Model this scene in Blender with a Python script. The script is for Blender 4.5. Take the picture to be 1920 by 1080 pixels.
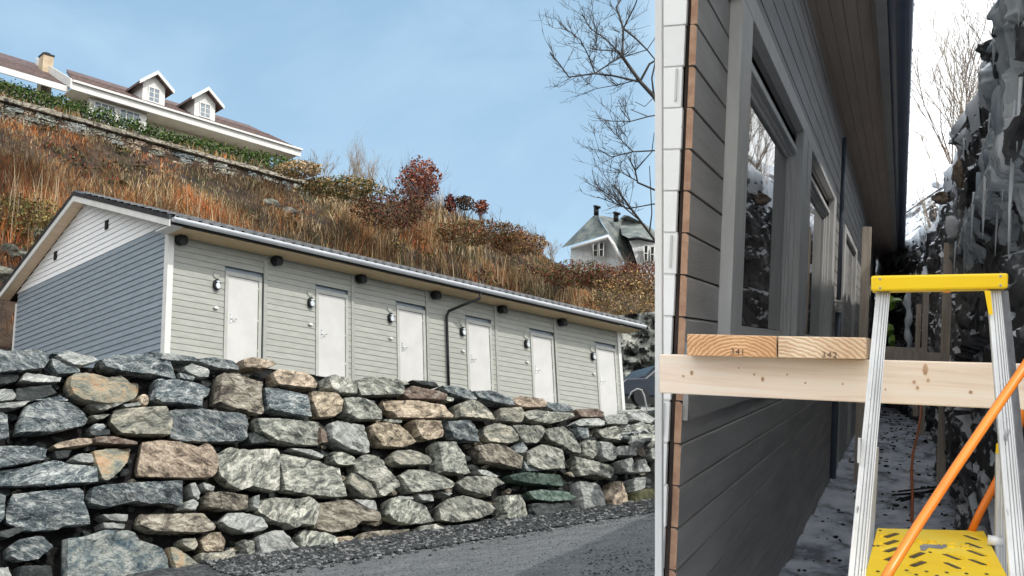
import bpy, bmesh, math, random
import numpy as np
from mathutils import Vector, Matrix, noise
from mathutils.geometry import delaunay_2d_cdt, tessellate_polygon
random.seed(7); rng = np.random.default_rng(7)
sc = bpy.context.scene
col = sc.collection
for o in list(bpy.data.objects): bpy.data.objects.remove(o)

# ------------------------------------------------------------------ camera
F, CX, CY, TH = 1975.0, 614.0, 540.0, math.atan(510 / 1975)
cam = bpy.data.cameras.new('camera'); cam_o = bpy.data.objects.new('camera', cam); col.objects.link(cam_o)
cam.sensor_width = 36; cam.lens = 36 * F / 1920; cam.shift_x = (960 - CX) / 1920
cam.clip_start = .05; cam.clip_end = 4000
cam_o.rotation_euler = (math.pi / 2 + TH, 0, 0)
sc.camera = cam_o
sc.render.resolution_x, sc.render.resolution_y = 1024, 576

# ------------------------------------------------------------------ light
SUN_AZ, SUN_EL = math.radians(139), math.radians(45)
w = bpy.data.worlds.new('World'); sc.world = w; w.use_nodes = True
N, L = w.node_tree.nodes, w.node_tree.links
N.clear()
out = N.new('ShaderNodeOutputWorld'); bg = N.new('ShaderNodeBackground'); sky = N.new('ShaderNodeTexSky')
sky.sky_type = 'NISHITA'; sky.sun_disc = False; sky.sun_elevation = SUN_EL; sky.sun_rotation = SUN_AZ
sky.air_density = 1.1; sky.dust_density = 2.2; sky.ozone_density = 2.0
tc = N.new('ShaderNodeTexCoord'); sep = N.new('ShaderNodeSeparateXYZ'); L.new(tc.outputs['Generated'], sep.inputs[0])
at2 = N.new('ShaderNodeMath'); at2.operation = 'ARCTAN2'; L.new(sep.outputs[0], at2.inputs[0]); L.new(sep.outputs[1], at2.inputs[1])
wn = N.new('ShaderNodeTexNoise'); wn.inputs['Scale'].default_value = 2.6; wn.inputs['Detail'].default_value = 5
L.new(tc.outputs['Generated'], wn.inputs['Vector'])
ad = N.new('ShaderNodeMath'); ad.operation = 'MULTIPLY_ADD'; L.new(wn.outputs['Fac'], ad.inputs[0]); ad.inputs[1].default_value = .08; L.new(at2.outputs[0], ad.inputs[2])
m1 = N.new('ShaderNodeMapRange'); m1.interpolation_type = 'SMOOTHSTEP'
m1.inputs[1].default_value = math.radians(20); m1.inputs[2].default_value = math.radians(29)
L.new(ad.outputs[0], m1.inputs[0])
m3 = N.new('ShaderNodeMapRange'); m3.interpolation_type = 'SMOOTHSTEP'
m3.inputs[1].default_value = math.radians(-62); m3.inputs[2].default_value = math.radians(-95)  # unseen white cloud behind the camera, added to brighten the fronts facing it
L.new(ad.outputs[0], m3.inputs[0])
mm = N.new('ShaderNodeMath'); mm.operation = 'MAXIMUM'; L.new(m1.outputs[0], mm.inputs[0]); L.new(m3.outputs[0], mm.inputs[1])
cr = N.new('ShaderNodeValToRGB'); cr.color_ramp.elements[0].color = (6.6, 7.0, 7.3, 1); cr.color_ramp.elements[1].color = (9.2, 9.3, 9.3, 1)
cr.color_ramp.elements[0].position = .3; cr.color_ramp.elements[1].position = .6
L.new(wn.outputs['Fac'], cr.inputs[0])
hs = N.new('ShaderNodeHueSaturation'); hs.inputs['Saturation'].default_value = 1.0; hs.inputs['Value'].default_value = .66
L.new(sky.outputs[0], hs.inputs['Color'])
# thin veil of high haze over the blue part
vm = N.new('ShaderNodeMix'); vm.data_type = 'RGBA'; vm.inputs[0].default_value = .6
L.new(hs.outputs[0], vm.inputs[6]); vm.inputs[7].default_value = (1.72, 2.95, 4.1, 1)
hz = N.new('ShaderNodeMapRange'); hz.inputs[1].default_value = .12; hz.inputs[2].default_value = .62; hz.inputs[3].default_value = .62; hz.inputs[4].default_value = .0; L.new(sep.outputs[2], hz.inputs[0])
hx = N.new('ShaderNodeMix'); hx.data_type = 'RGBA'; hn = N.new('ShaderNodeTexNoise'); hn.inputs['Scale'].default_value = 3.2; hn.inputs['Detail'].default_value = 6; hn.inputs['Roughness'].default_value = .55; hn.inputs['Distortion'].default_value = .4
hm = N.new('ShaderNodeMapping'); hm.inputs['Scale'].default_value = (1, 1, 2.4); L.new(tc.outputs['Generated'], hm.inputs['Vector']); L.new(hm.outputs[0], hn.inputs['Vector'])
hk = N.new('ShaderNodeMapRange'); hk.inputs[1].default_value = .42; hk.inputs[2].default_value = .72; hk.inputs[3].default_value = 0; hk.inputs[4].default_value = .45; L.new(hn.outputs['Fac'], hk.inputs[0])
hA = N.new('ShaderNodeMath'); hA.use_clamp = True; L.new(hz.outputs[0], hA.inputs[0]); L.new(hk.outputs[0], hA.inputs[1]); L.new(hA.outputs[0], hx.inputs[0]); L.new(vm.outputs[2], hx.inputs[6]); hx.inputs[7].default_value = (2.7, 3.7, 4.5, 1)
mx = N.new('ShaderNodeMix'); mx.data_type = 'RGBA'
L.new(mm.outputs[0], mx.inputs[0]); L.new(hx.outputs[2], mx.inputs[6]); L.new(cr.outputs[0], mx.inputs[7])
L.new(mx.outputs[2], bg.inputs['Color']); bg.inputs['Strength'].default_value = .15
L.new(bg.outputs[0], out.inputs['Surface'])
sd = Vector((math.sin(SUN_AZ) * math.cos(SUN_EL), math.cos(SUN_AZ) * math.cos(SUN_EL), math.sin(SUN_EL)))
sl = bpy.data.lights.new('sun', 'SUN'); sl.energy = 2.0; sl.angle = math.radians(.8); sl.color = (1, .95, .88)
so = bpy.data.objects.new('sun', sl); col.objects.link(so); so.rotation_euler = sd.to_track_quat('Z', 'Y').to_euler()
sc.view_settings.view_transform = 'Standard'; sc.view_settings.look = 'None'; sc.view_settings.gamma = 1
sc.view_settings.exposure = 0.6; sc.view_settings.use_curve_mapping = False

# ------------------------------------------------------------------ geometry of the view
cth, sth = math.cos(TH), math.sin(TH)
def ray(px, py):
    x = (px - CX) / F; y = -(py - CY) / F
    return np.array([x, cth - y * sth, sth + y * cth])
def at(px, py, D): return ray(px, py) * D                 # D metres in front of the camera
H_ = np.array([.7755, .6313, 0.]); H_ /= np.linalg.norm(H_)
G_ = np.array([-H_[1], H_[0], 0.])
F0 = ray(313, 540) * 24.3 / float(ray(CX, CY) @ ray(313, 540)) * 1.0
F0 = ray(313, 540) * (24.3 / float(np.dot(ray(313, 540), ray(CX, CY))))
F0 = np.array([-3.7034, 23.5282, 0.])
def hit(px, py, p0, n):
    r = ray(px, py); return r * float(p0 @ n) / float(r @ n)
def lc(P):
    D = P - F0; return np.array([D @ H_, D @ G_, P[2]])
def wc(s, t, z): return F0 + H_ * s + G_ * t + np.array([0, 0, z])
def stz(px, py, t): return lc(hit(px, py, F0 + G_ * t, G_))
def proj(P):
    f = P[1] * cth + P[2] * sth; u = -P[1] * sth + P[2] * cth
    return (CX + F * P[0] / f, CY - F * u / f)
def RP_px(a, y, b): return proj(a * cR + b * wR + y * dR)
# frame of the narrow passage on the right (x across, y along, z up its own slope)
dR = ray(1690, 650); dR /= np.linalg.norm(dR)
v_ = -ray(-3011, 558); cR = v_ - dR * (v_ @ dR); cR /= np.linalg.norm(cR); wR = np.cross(cR, dR)
a_ = math.radians(2.0); cR, wR = cR * math.cos(a_) - wR * math.sin(a_), wR * math.cos(a_) + cR * math.sin(a_)
MR = Matrix((cR, dR, wR)).transposed()
RM = np.array([cR, dR, wR])
def RZ(px, py, y): r = RM @ ray(px, py); return r * y / r[1]
def RA(px, py, a): r = RM @ ray(px, py); return r * a / r[0]
def RB(px, py, b): r = RM @ ray(px, py); return r * b / r[2]
MH = Matrix((H_, G_, (0, 0, 1))).transposed()

# ------------------------------------------------------------------ object helpers
def facet(q, sc_, seed=0):
    q = q * sc_; d, p = noise.voronoi(q, distance_metric='DISTANCE'); p = p[0]
    r = noise.noise_vector(p * 5.3 + Vector((seed, 1.7, 3.1))); h = noise.noise(p * 7.7 + Vector((2, seed, 5)))
    return h * .8 + (q - p).dot(r) * 1.1
class MB:
    def __init__(s): s.v = []; s.f = []; s.m = []; s.sm = []
    def face(s, idx, m=0, sm=False): s.f.append(tuple(idx)); s.m.append(m); s.sm.append(sm)
    def hexa(s, P, m=0, ms=None):
        b = len(s.v); s.v += [tuple(p) for p in P]
        q = [(0, 3, 2, 1), (4, 5, 6, 7), (0, 1, 5, 4), (1, 2, 6, 5), (2, 3, 7, 6), (3, 0, 4, 7)]
        for i, f in enumerate(q): s.face([b + k for k in f], ms[i] if ms else m)
        return s
    def box(s, x0, x1, y0, y1, z0, z1, m=0, ms=None):
        return s.hexa([(x0, y0, z0), (x1, y0, z0), (x1, y1, z0), (x0, y1, z0), (x0, y0, z1), (x1, y0, z1), (x1, y1, z1), (x0, y1, z1)], m, ms)
    def prism(s, poly, axis, a0, a1, m=0, mc=None):
        # poly in the two other axes, in order; axis 0,1,2
        b = len(s.v); n = len(poly)
        for a in (a0, a1):
            for p in poly:
                q = list(p); q.insert(axis, a); s.v.append(tuple(q))
        s.face([b + i for i in range(n)][::-1], m if mc is None else mc); s.face([b + n + i for i in range(n)], m if mc is None else mc)
        for i in range(n):
            j = (i + 1) % n; s.face((b + i, b + j, b + n + j, b + n + i), m)
        return s
    def tube(s, pts, rad, n=6, m=0, cap=True, sm=True):
        pts = [Vector(p) for p in pts]
        if not hasattr(rad, '__len__'): rad = [rad] * len(pts)
        b = len(s.v); up = Vector((0, 0, 1)); pu = None
        for i, p in enumerate(pts):
            d = (pts[min(i + 1, len(pts) - 1)] - pts[max(i - 1, 0)]).normalized()
            if pu is None:
                u = d.cross(up) if abs(d.z) < .95 else d.cross(Vector((1, 0, 0)))
            else: u = pu - d * pu.dot(d)
            u.normalize(); pu = u; v = d.cross(u)
            for k in range(n):
                a = 2 * math.pi * k / n; s.v.append(tuple(p + (u * math.cos(a) + v * math.sin(a)) * rad[i]))
        for i in range(len(pts) - 1):
            for k in range(n):
                k2 = (k + 1) % n; s.face((b + i * n + k, b + (i + 1) * n + k, b + (i + 1) * n + k2, b + i * n + k2), m, sm)
        if cap:
            s.face([b + k for k in range(n)], m); e = b + (len(pts) - 1) * n; s.face([e + k for k in range(n)][::-1], m)
        return s
    def mesh(s, name, mats):
        me = bpy.data.meshes.new(name); me.from_pydata(s.v, [], s.f)
        for m in (mats if isinstance(mats, (list, tuple)) else [mats]): me.materials.append(m)
        me.polygons.foreach_set('material_index', s.m); me.polygons.foreach_set('use_smooth', s.sm)
        me.update(); return me
def props(o, label=None, cat=None, group=None, kind=None):
    if label: o['label'] = label
    if cat: o['category'] = cat
    if group: o['group'] = group
    if kind: o['kind'] = kind
    return o
def root(name, loc, rot=None, **k):
    o = bpy.data.objects.new(name, None); col.objects.link(o); o.empty_display_size = .2
    M = Matrix.Translation(Vector(loc))
    if rot is not None: M = M @ rot.to_4x4()
    o.matrix_world = M
    return props(o, **k)
def link(name, me, parent=None, loc=None, **k):
    o = bpy.data.objects.new(name, me); col.objects.link(o)
    if parent: o.parent = parent
    if loc is not None: o.location = loc
    return props(o, **k)
def build(name, mb, mats, parent=None, bev=0, **k):
    o = link(name, mb.mesh(name, mats), parent, **k)
    if bev:
        b = o.modifiers.new('bevel', 'BEVEL'); b.width = bev; b.segments = 2; b.limit_method = 'ANGLE'
    return o
def single(name, mb, mats, rotm=None, loc=(0, 0, 0), **k):     # a thing that is one mesh
    o = link(name, mb.mesh(name, mats), **k)
    M = Matrix.Translation(Vector(loc))
    if rotm is not None: M = M @ rotm.to_4x4()
    o.matrix_world = M; return o
def copy_tree(o, parent=None):
    c = o.copy(); col.objects.link(c)
    if parent: c.parent = parent
    for ch in o.children: copy_tree(ch, c)
    return c

# ------------------------------------------------------------------ materials
def mat(name, cols, scale=5, detail=5, rough=.7, bump=.0, bscale=None, stretch=(1, 1, 1), metal=0, coord='Object', rnd=0., dist=.0, spec=.5,
        speck=None, wave=None, hue=0., rot=0., objoff=True, bdist=.02, nrough=.6, veins=None, rlo=.37, rhi=.63):
    m = bpy.data.materials.new(name); m.use_nodes = True; n, l = m.node_tree.nodes, m.node_tree.links
    p = n['Principled BSDF']; p.inputs['Roughness'].default_value = rough; p.inputs['Metallic'].default_value = metal
    p.inputs['Specular IOR Level'].default_value = spec
    t = n.new('ShaderNodeTexCoord'); mp = n.new('ShaderNodeMapping'); mp.inputs['Scale'].default_value = stretch
    oi = n.new('ShaderNodeObjectInfo')
    if rot:
        vr = n.new('ShaderNodeVectorRotate'); vr.rotation_type = 'Y_AXIS'
        mr = n.new('ShaderNodeMapRange'); mr.inputs[3].default_value = -rot; mr.inputs[4].default_value = rot
        l.new(oi.outputs['Random'], mr.inputs[0]); l.new(mr.outputs[0], vr.inputs['Angle']); l.new(t.outputs[coord], vr.inputs['Vector']); src = vr.outputs[0]
    else: src = t.outputs[coord]
    if objoff:
        va = n.new('ShaderNodeVectorMath'); va.operation = 'MULTIPLY_ADD'
        l.new(oi.outputs['Random'], va.inputs[0]); va.inputs[1].default_value = (37, 53, 71); l.new(src, va.inputs[2]); src = va.outputs[0]
    l.new(src, mp.inputs['Vector'])
    nz = n.new('ShaderNodeTexNoise'); nz.inputs['Scale'].default_value = scale; nz.inputs['Detail'].default_value = detail; nz.inputs['Distortion'].default_value = dist
    nz.inputs['Roughness'].default_value = nrough
    l.new(mp.outputs[0], nz.inputs['Vector']); fac = nz.outputs['Fac']
    if wave:
        wv = n.new('ShaderNodeTexWave'); wv.bands_direction = wave[2]; wv.inputs['Scale'].default_value = wave[0]; wv.inputs['Distortion'].default_value = wave[1]; wv.inputs['Detail'].default_value = 4
        if len(wave) > 4: wv.wave_type = 'RINGS'; wv.rings_direction = wave[4]
        l.new(mp.outputs[0], wv.inputs['Vector'])
        mxx = n.new('ShaderNodeMix'); mxx.data_type = 'FLOAT'; mxx.inputs[0].default_value = wave[3]; l.new(fac, mxx.inputs[2]); l.new(wv.outputs['Fac'], mxx.inputs[3]); fac = mxx.outputs[0]
    r = n.new('ShaderNodeValToRGB'); el = r.color_ramp.elements
    while len(el) < len(cols): el.new(.5)
    for i, c in enumerate(cols):
        if len(c) == 4: el[i].position = c[0]; el[i].color = (*c[1:], 1)
        else: el[i].position = rlo + (rhi - rlo) * i / max(1, len(cols) - 1); el[i].color = (*c, 1)
    l.new(fac, r.inputs[0]); c = r.outputs[0]
    if speck:
        sn = n.new('ShaderNodeTexNoise'); sn.inputs['Scale'].default_value = speck[0]; sn.inputs['Detail'].default_value = 3; l.new(mp.outputs[0], sn.inputs['Vector'])
        sr = n.new('ShaderNodeMapRange'); sr.inputs[1].default_value = speck[1]; sr.inputs[2].default_value = speck[1] + .06; l.new(sn.outputs['Fac'], sr.inputs[0])
        sm_ = n.new('ShaderNodeMix'); sm_.data_type = 'RGBA'; l.new(sr.outputs[0], sm_.inputs[0]); l.new(c, sm_.inputs[6]); sm_.inputs[7].default_value = (*speck[2], 1); c = sm_.outputs[2]
    if veins:
        vo = n.new('ShaderNodeTexNoise'); vo.inputs['Scale'].default_value = veins[0]; vo.inputs['Detail'].default_value = 2; vo.inputs['Distortion'].default_value = 1.2; l.new(mp.outputs[0], vo.inputs['Vector'])
        s1 = n.new('ShaderNodeMath'); s1.operation = 'SUBTRACT'; l.new(vo.outputs['Fac'], s1.inputs[0]); s1.inputs[1].default_value = .5
        s2 = n.new('ShaderNodeMath'); s2.operation = 'ABSOLUTE'; l.new(s1.outputs[0], s2.inputs[0])
        s3 = n.new('ShaderNodeMapRange'); s3.inputs[1].default_value = 0; s3.inputs[2].default_value = veins[1]; s3.inputs[3].default_value = veins[3]; s3.inputs[4].default_value = 0; l.new(s2.outputs[0], s3.inputs[0])
        v3 = n.new('ShaderNodeMix'); v3.data_type = 'RGBA'; l.new(s3.outputs[0], v3.inputs[0]); l.new(c, v3.inputs[6]); v3.inputs[7].default_value = (*veins[2], 1); c = v3.outputs[2]
    if rnd or hue:
        h = n.new('ShaderNodeHueSaturation')
        mr = n.new('ShaderNodeMapRange'); mr.inputs[3].default_value = 1 - rnd; mr.inputs[4].default_value = 1 + rnd; l.new(oi.outputs['Random'], mr.inputs[0]); l.new(mr.outputs[0], h.inputs['Value'])
        if hue:
            ml = n.new('ShaderNodeMath'); ml.operation = 'MULTIPLY'; ml.inputs[1].default_value = 7.31; l.new(oi.outputs['Random'], ml.inputs[0])
            fr = n.new('ShaderNodeMath'); fr.operation = 'FRACT'; l.new(ml.outputs[0], fr.inputs[0])
            m3 = n.new('ShaderNodeMapRange'); m3.inputs[3].default_value = .5 - hue; m3.inputs[4].default_value = .5 + hue; l.new(fr.outputs[0], m3.inputs[0]); l.new(m3.outputs[0], h.inputs['Hue'])
        l.new(c, h.inputs['Color']); c = h.outputs[0]
    l.new(c, p.inputs['Base Color'])
    if bump:
        bn = n.new('ShaderNodeTexNoise'); bn.inputs['Scale'].default_value = bscale or scale * 3; bn.inputs['Detail'].default_value = 7; bn.inputs['Roughness'].default_value = .65; l.new(mp.outputs[0], bn.inputs['Vector'])
        bp = n.new('ShaderNodeBump'); bp.inputs['Strength'].default_value = bump; bp.inputs['Distance'].default_value = bdist; l.new(bn.outputs['Fac'], bp.inputs['Height']); l.new(bp.outputs[0], p.inputs['Normal'])
    return m
def leafmat(name, rough=.8, trans=0.0):
    m = bpy.data.materials.new(name); m.use_nodes = True; n, l = m.node_tree.nodes, m.node_tree.links
    p = n['Principled BSDF']; p.inputs['Roughness'].default_value = rough; p.inputs['Specular IOR Level'].default_value = .2
    a = n.new('ShaderNodeAttribute'); a.attribute_name = 'Col'; l.new(a.outputs['Color'], p.inputs['Base Color'])
    return m
def boost(c, k): return tuple(min(1, x * k) for x in c)
M = {}
M['sid_front'] = mat('painted_siding_greige', [(.3, .31, .28), (.355, .362, .33)], 3, 6, .6, .15, 20, (1, 1, 5), rnd=.05)
M['sid_gable'] = mat('painted_siding_grey', [(.2, .245, .285), (.25, .295, .335)], 3, 6, .55, .15, 20, (1, 1, 5), rnd=.04)
M['sid_white'] = mat('painted_siding_white', [(.72, .74, .76), (.8, .8, .8)], 3, 6, .55, .1, 20, (1, 1, 5), rnd=.03)
M['white'] = mat('white_paint', [(.58, .58, .56), (.66, .66, .64)], 2, 4, .45)
M['door'] = mat('door_paint', [(.5, .5, .485), (.55, .55, .53)], 2, 4, .4)
M['dframe'] = mat('door_frame_paint', [(.36, .365, .335), (.42, .425, .395)], 3, 5, .5)
M['tile'] = mat('black_glazed_tile', [(.012, .018, .024), (.03, .04, .05)], 6, 5, .32, .1, rnd=.15)
M['tile_grey'] = mat('grey_concrete_tile', [(.05, .055, .06), (.11, .11, .115)], 6, 5, .5, .1, rnd=.2)
M['metal'] = mat('galvanised_fascia', [(.5, .53, .56), (.6, .62, .65)], 1, 4, .3, metal=.5)
M['black'] = mat('black_plastic', [(.004, .005, .006), (.009, .01, .012)], 6, 3, .5, spec=.3)
M['soffit'] = mat('soffit_pine', [(.5, .38, .22), (.62, .48, .30)], 4, 6, .6, .1, stretch=(.3, 6, 6))
M['timber'] = mat('raw_pine_timber', [(.62, .45, .3), (.74, .58, .42)], 5, 6, .6, .1, stretch=(.4, 6, 6))
M['chrome'] = mat('brushed_steel', [(.6, .6, .6), (.7, .7, .7)], 4, 3, .25, metal=1)
M['glass_dark'] = mat('window_pane_dark', [(.012, .014, .016), (.022, .025, .028)], 2, 2, .03, spec=1.0)
M['lampglass'] = mat('frosted_lamp_cover', [(.5, .55, .58), (.6, .65, .68)], 2, 2, .2)
ST = dict(
 b=mat('stone_slate_blue', [(.012, .022, .028), (.055, .078, .09), (.16, .185, .19), (.42, .44, .42)], 3.2, 10, .72, 1.0, 9, (1, 1, 2.8), rnd=.2, rot=.5, dist=.8, bdist=.05, nrough=.72, veins=(1.6, .016, (.55, .57, .55), .6), speck=(24, .62, (.4, .42, .4))),
 g=mat('stone_grey_green', [(.03, .036, .033), (.16, .168, .145), (.36, .365, .315), (.58, .575, .5)], 3.4, 10, .78, 1.0, 10, (1, 1, 2.2), rnd=.18, rot=.8, hue=.02, dist=.7, bdist=.05, nrough=.72, speck=(28, .61, (.07, .075, .065)), veins=(1.8, .012, (.04, .04, .04), .7)),
 t=mat('stone_ochre', [(.05, .042, .032), (.26, .21, .15), (.46, .38, .28), (.62, .54, .42)], 3.2, 10, .78, 1.0, 10, (1, 1, 2.0), rnd=.16, rot=.7, hue=.012, dist=.7, bdist=.05, nrough=.72, speck=(24, .6, (.1, .085, .07)), veins=(1.5, .012, (.06, .05, .04), .6)),
 r=mat('stone_rust_brown', [(.035, .024, .02), (.15, .105, .08), (.27, .25, .21)], 4, 10, .8, 1.0, 12, (1, 1, 1.8), rnd=.2, rot=.8, bdist=.05, nrough=.72),
 w=mat('stone_pale', [(.12, .13, .125), (.3, .315, .3), (.5, .51, .48)], 3.4, 10, .75, .9, 10, (1, 1, 2.4), rnd=.12, rot=.8, dist=.6, bdist=.045, nrough=.72, speck=(22, .63, (.14, .15, .15))),
 d=mat('stone_dark', [(.008, .012, .013), (.025, .032, .032), (.07, .08, .075)], 4, 9, .75, 1.0, 12, (1, 1, 2), rnd=.3, rot=.8, bdist=.05, nrough=.72),
 k=mat('stone_wet_green', [(.012, .03, .025), (.045, .085, .065), (.15, .19, .16)], 4, 10, .6, 1.0, 12, (1, 1, 1), rnd=.2, rot=1.2, dist=.9, bdist=.05, nrough=.72),
 m=mat('mossy_boulder', [(.03, .035, .015), (.09, .09, .04)], 3, 8, .9, .6, 10, rnd=.1))
M['backfill'] = mat('dark_backfill', [(.004, .004, .005), (.014, .014, .013)], 6, 8, .95, .8, 14, bdist=.08)
M['leaf'] = leafmat('foliage')
M['bark'] = mat('bark_dark', [(.03, .028, .026), (.07, .062, .055)], 14, 5, .85)

# ------------------------------------------------------------------ ground, road
RD = Vector((.0865, .0736)); 
def groundz(x, y): return -1.6 + RD[0] * x + RD[1] * y
def sheet(name, fn, xs, ys, m, **k):
    V = [fn(x, y) for y in ys for x in xs]; n = len(xs)
    Fc = [(j * n + i, j * n + i + 1, (j + 1) * n + i + 1, (j + 1) * n + i) for j in range(len(ys) - 1) for i in range(n - 1)]
    me = bpy.data.meshes.new(name); me.from_pydata(V, [], Fc); me.materials.append(m); me.polygons.foreach_set('use_smooth', [True] * len(Fc)); me.update()
    return link(name, me, **k)
M['far_ground'] = mat('far_ground', [(.05, .05, .035), (.1, .09, .06)], .05, 6, .95)
g = MB(); g.v = [(-2500, -2500, -14), (2500, -2500, -14), (2500, 2500, -14), (-2500, 2500, -14)]; g.face((0, 1, 2, 3)); single('ground', g, M['far_ground'], kind='structure', label='bare ground far around the hill')
M['road'] = mat('gravel_road', [(.03, .035, .038), (.075, .082, .088), (.17, .175, .178)], 1.4, 12, .9, 1.0, 24, (.5, 1.4, 1), bdist=.04, nrough=.85, rlo=.3, rhi=.7, speck=(38, .58, (.27, .28, .28)), objoff=False)
rdm = Matrix.Rotation(math.atan2(H_[1], H_[0]), 4, 'Z')
def roadfn(u, v):
    P = F0 + H_ * u + G_ * v; z = groundz(P[0], P[1]) + .012 * noise.noise(Vector((u * .8, v * 2, 0))) + .05 * noise.noise(Vector((u * .1, v * .9, 5)))
    return (u, v, z)
rs = sheet('road', roadfn, np.linspace(-12, 22, 120), np.linspace(-32, -2.9, 110), M['road'], kind='structure', label='grey gravel track climbing past the foot of the stone wall')
rs.matrix_world = Matrix.Translation((F0[0], F0[1], 0)) @ MH.to_4x4()

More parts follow.
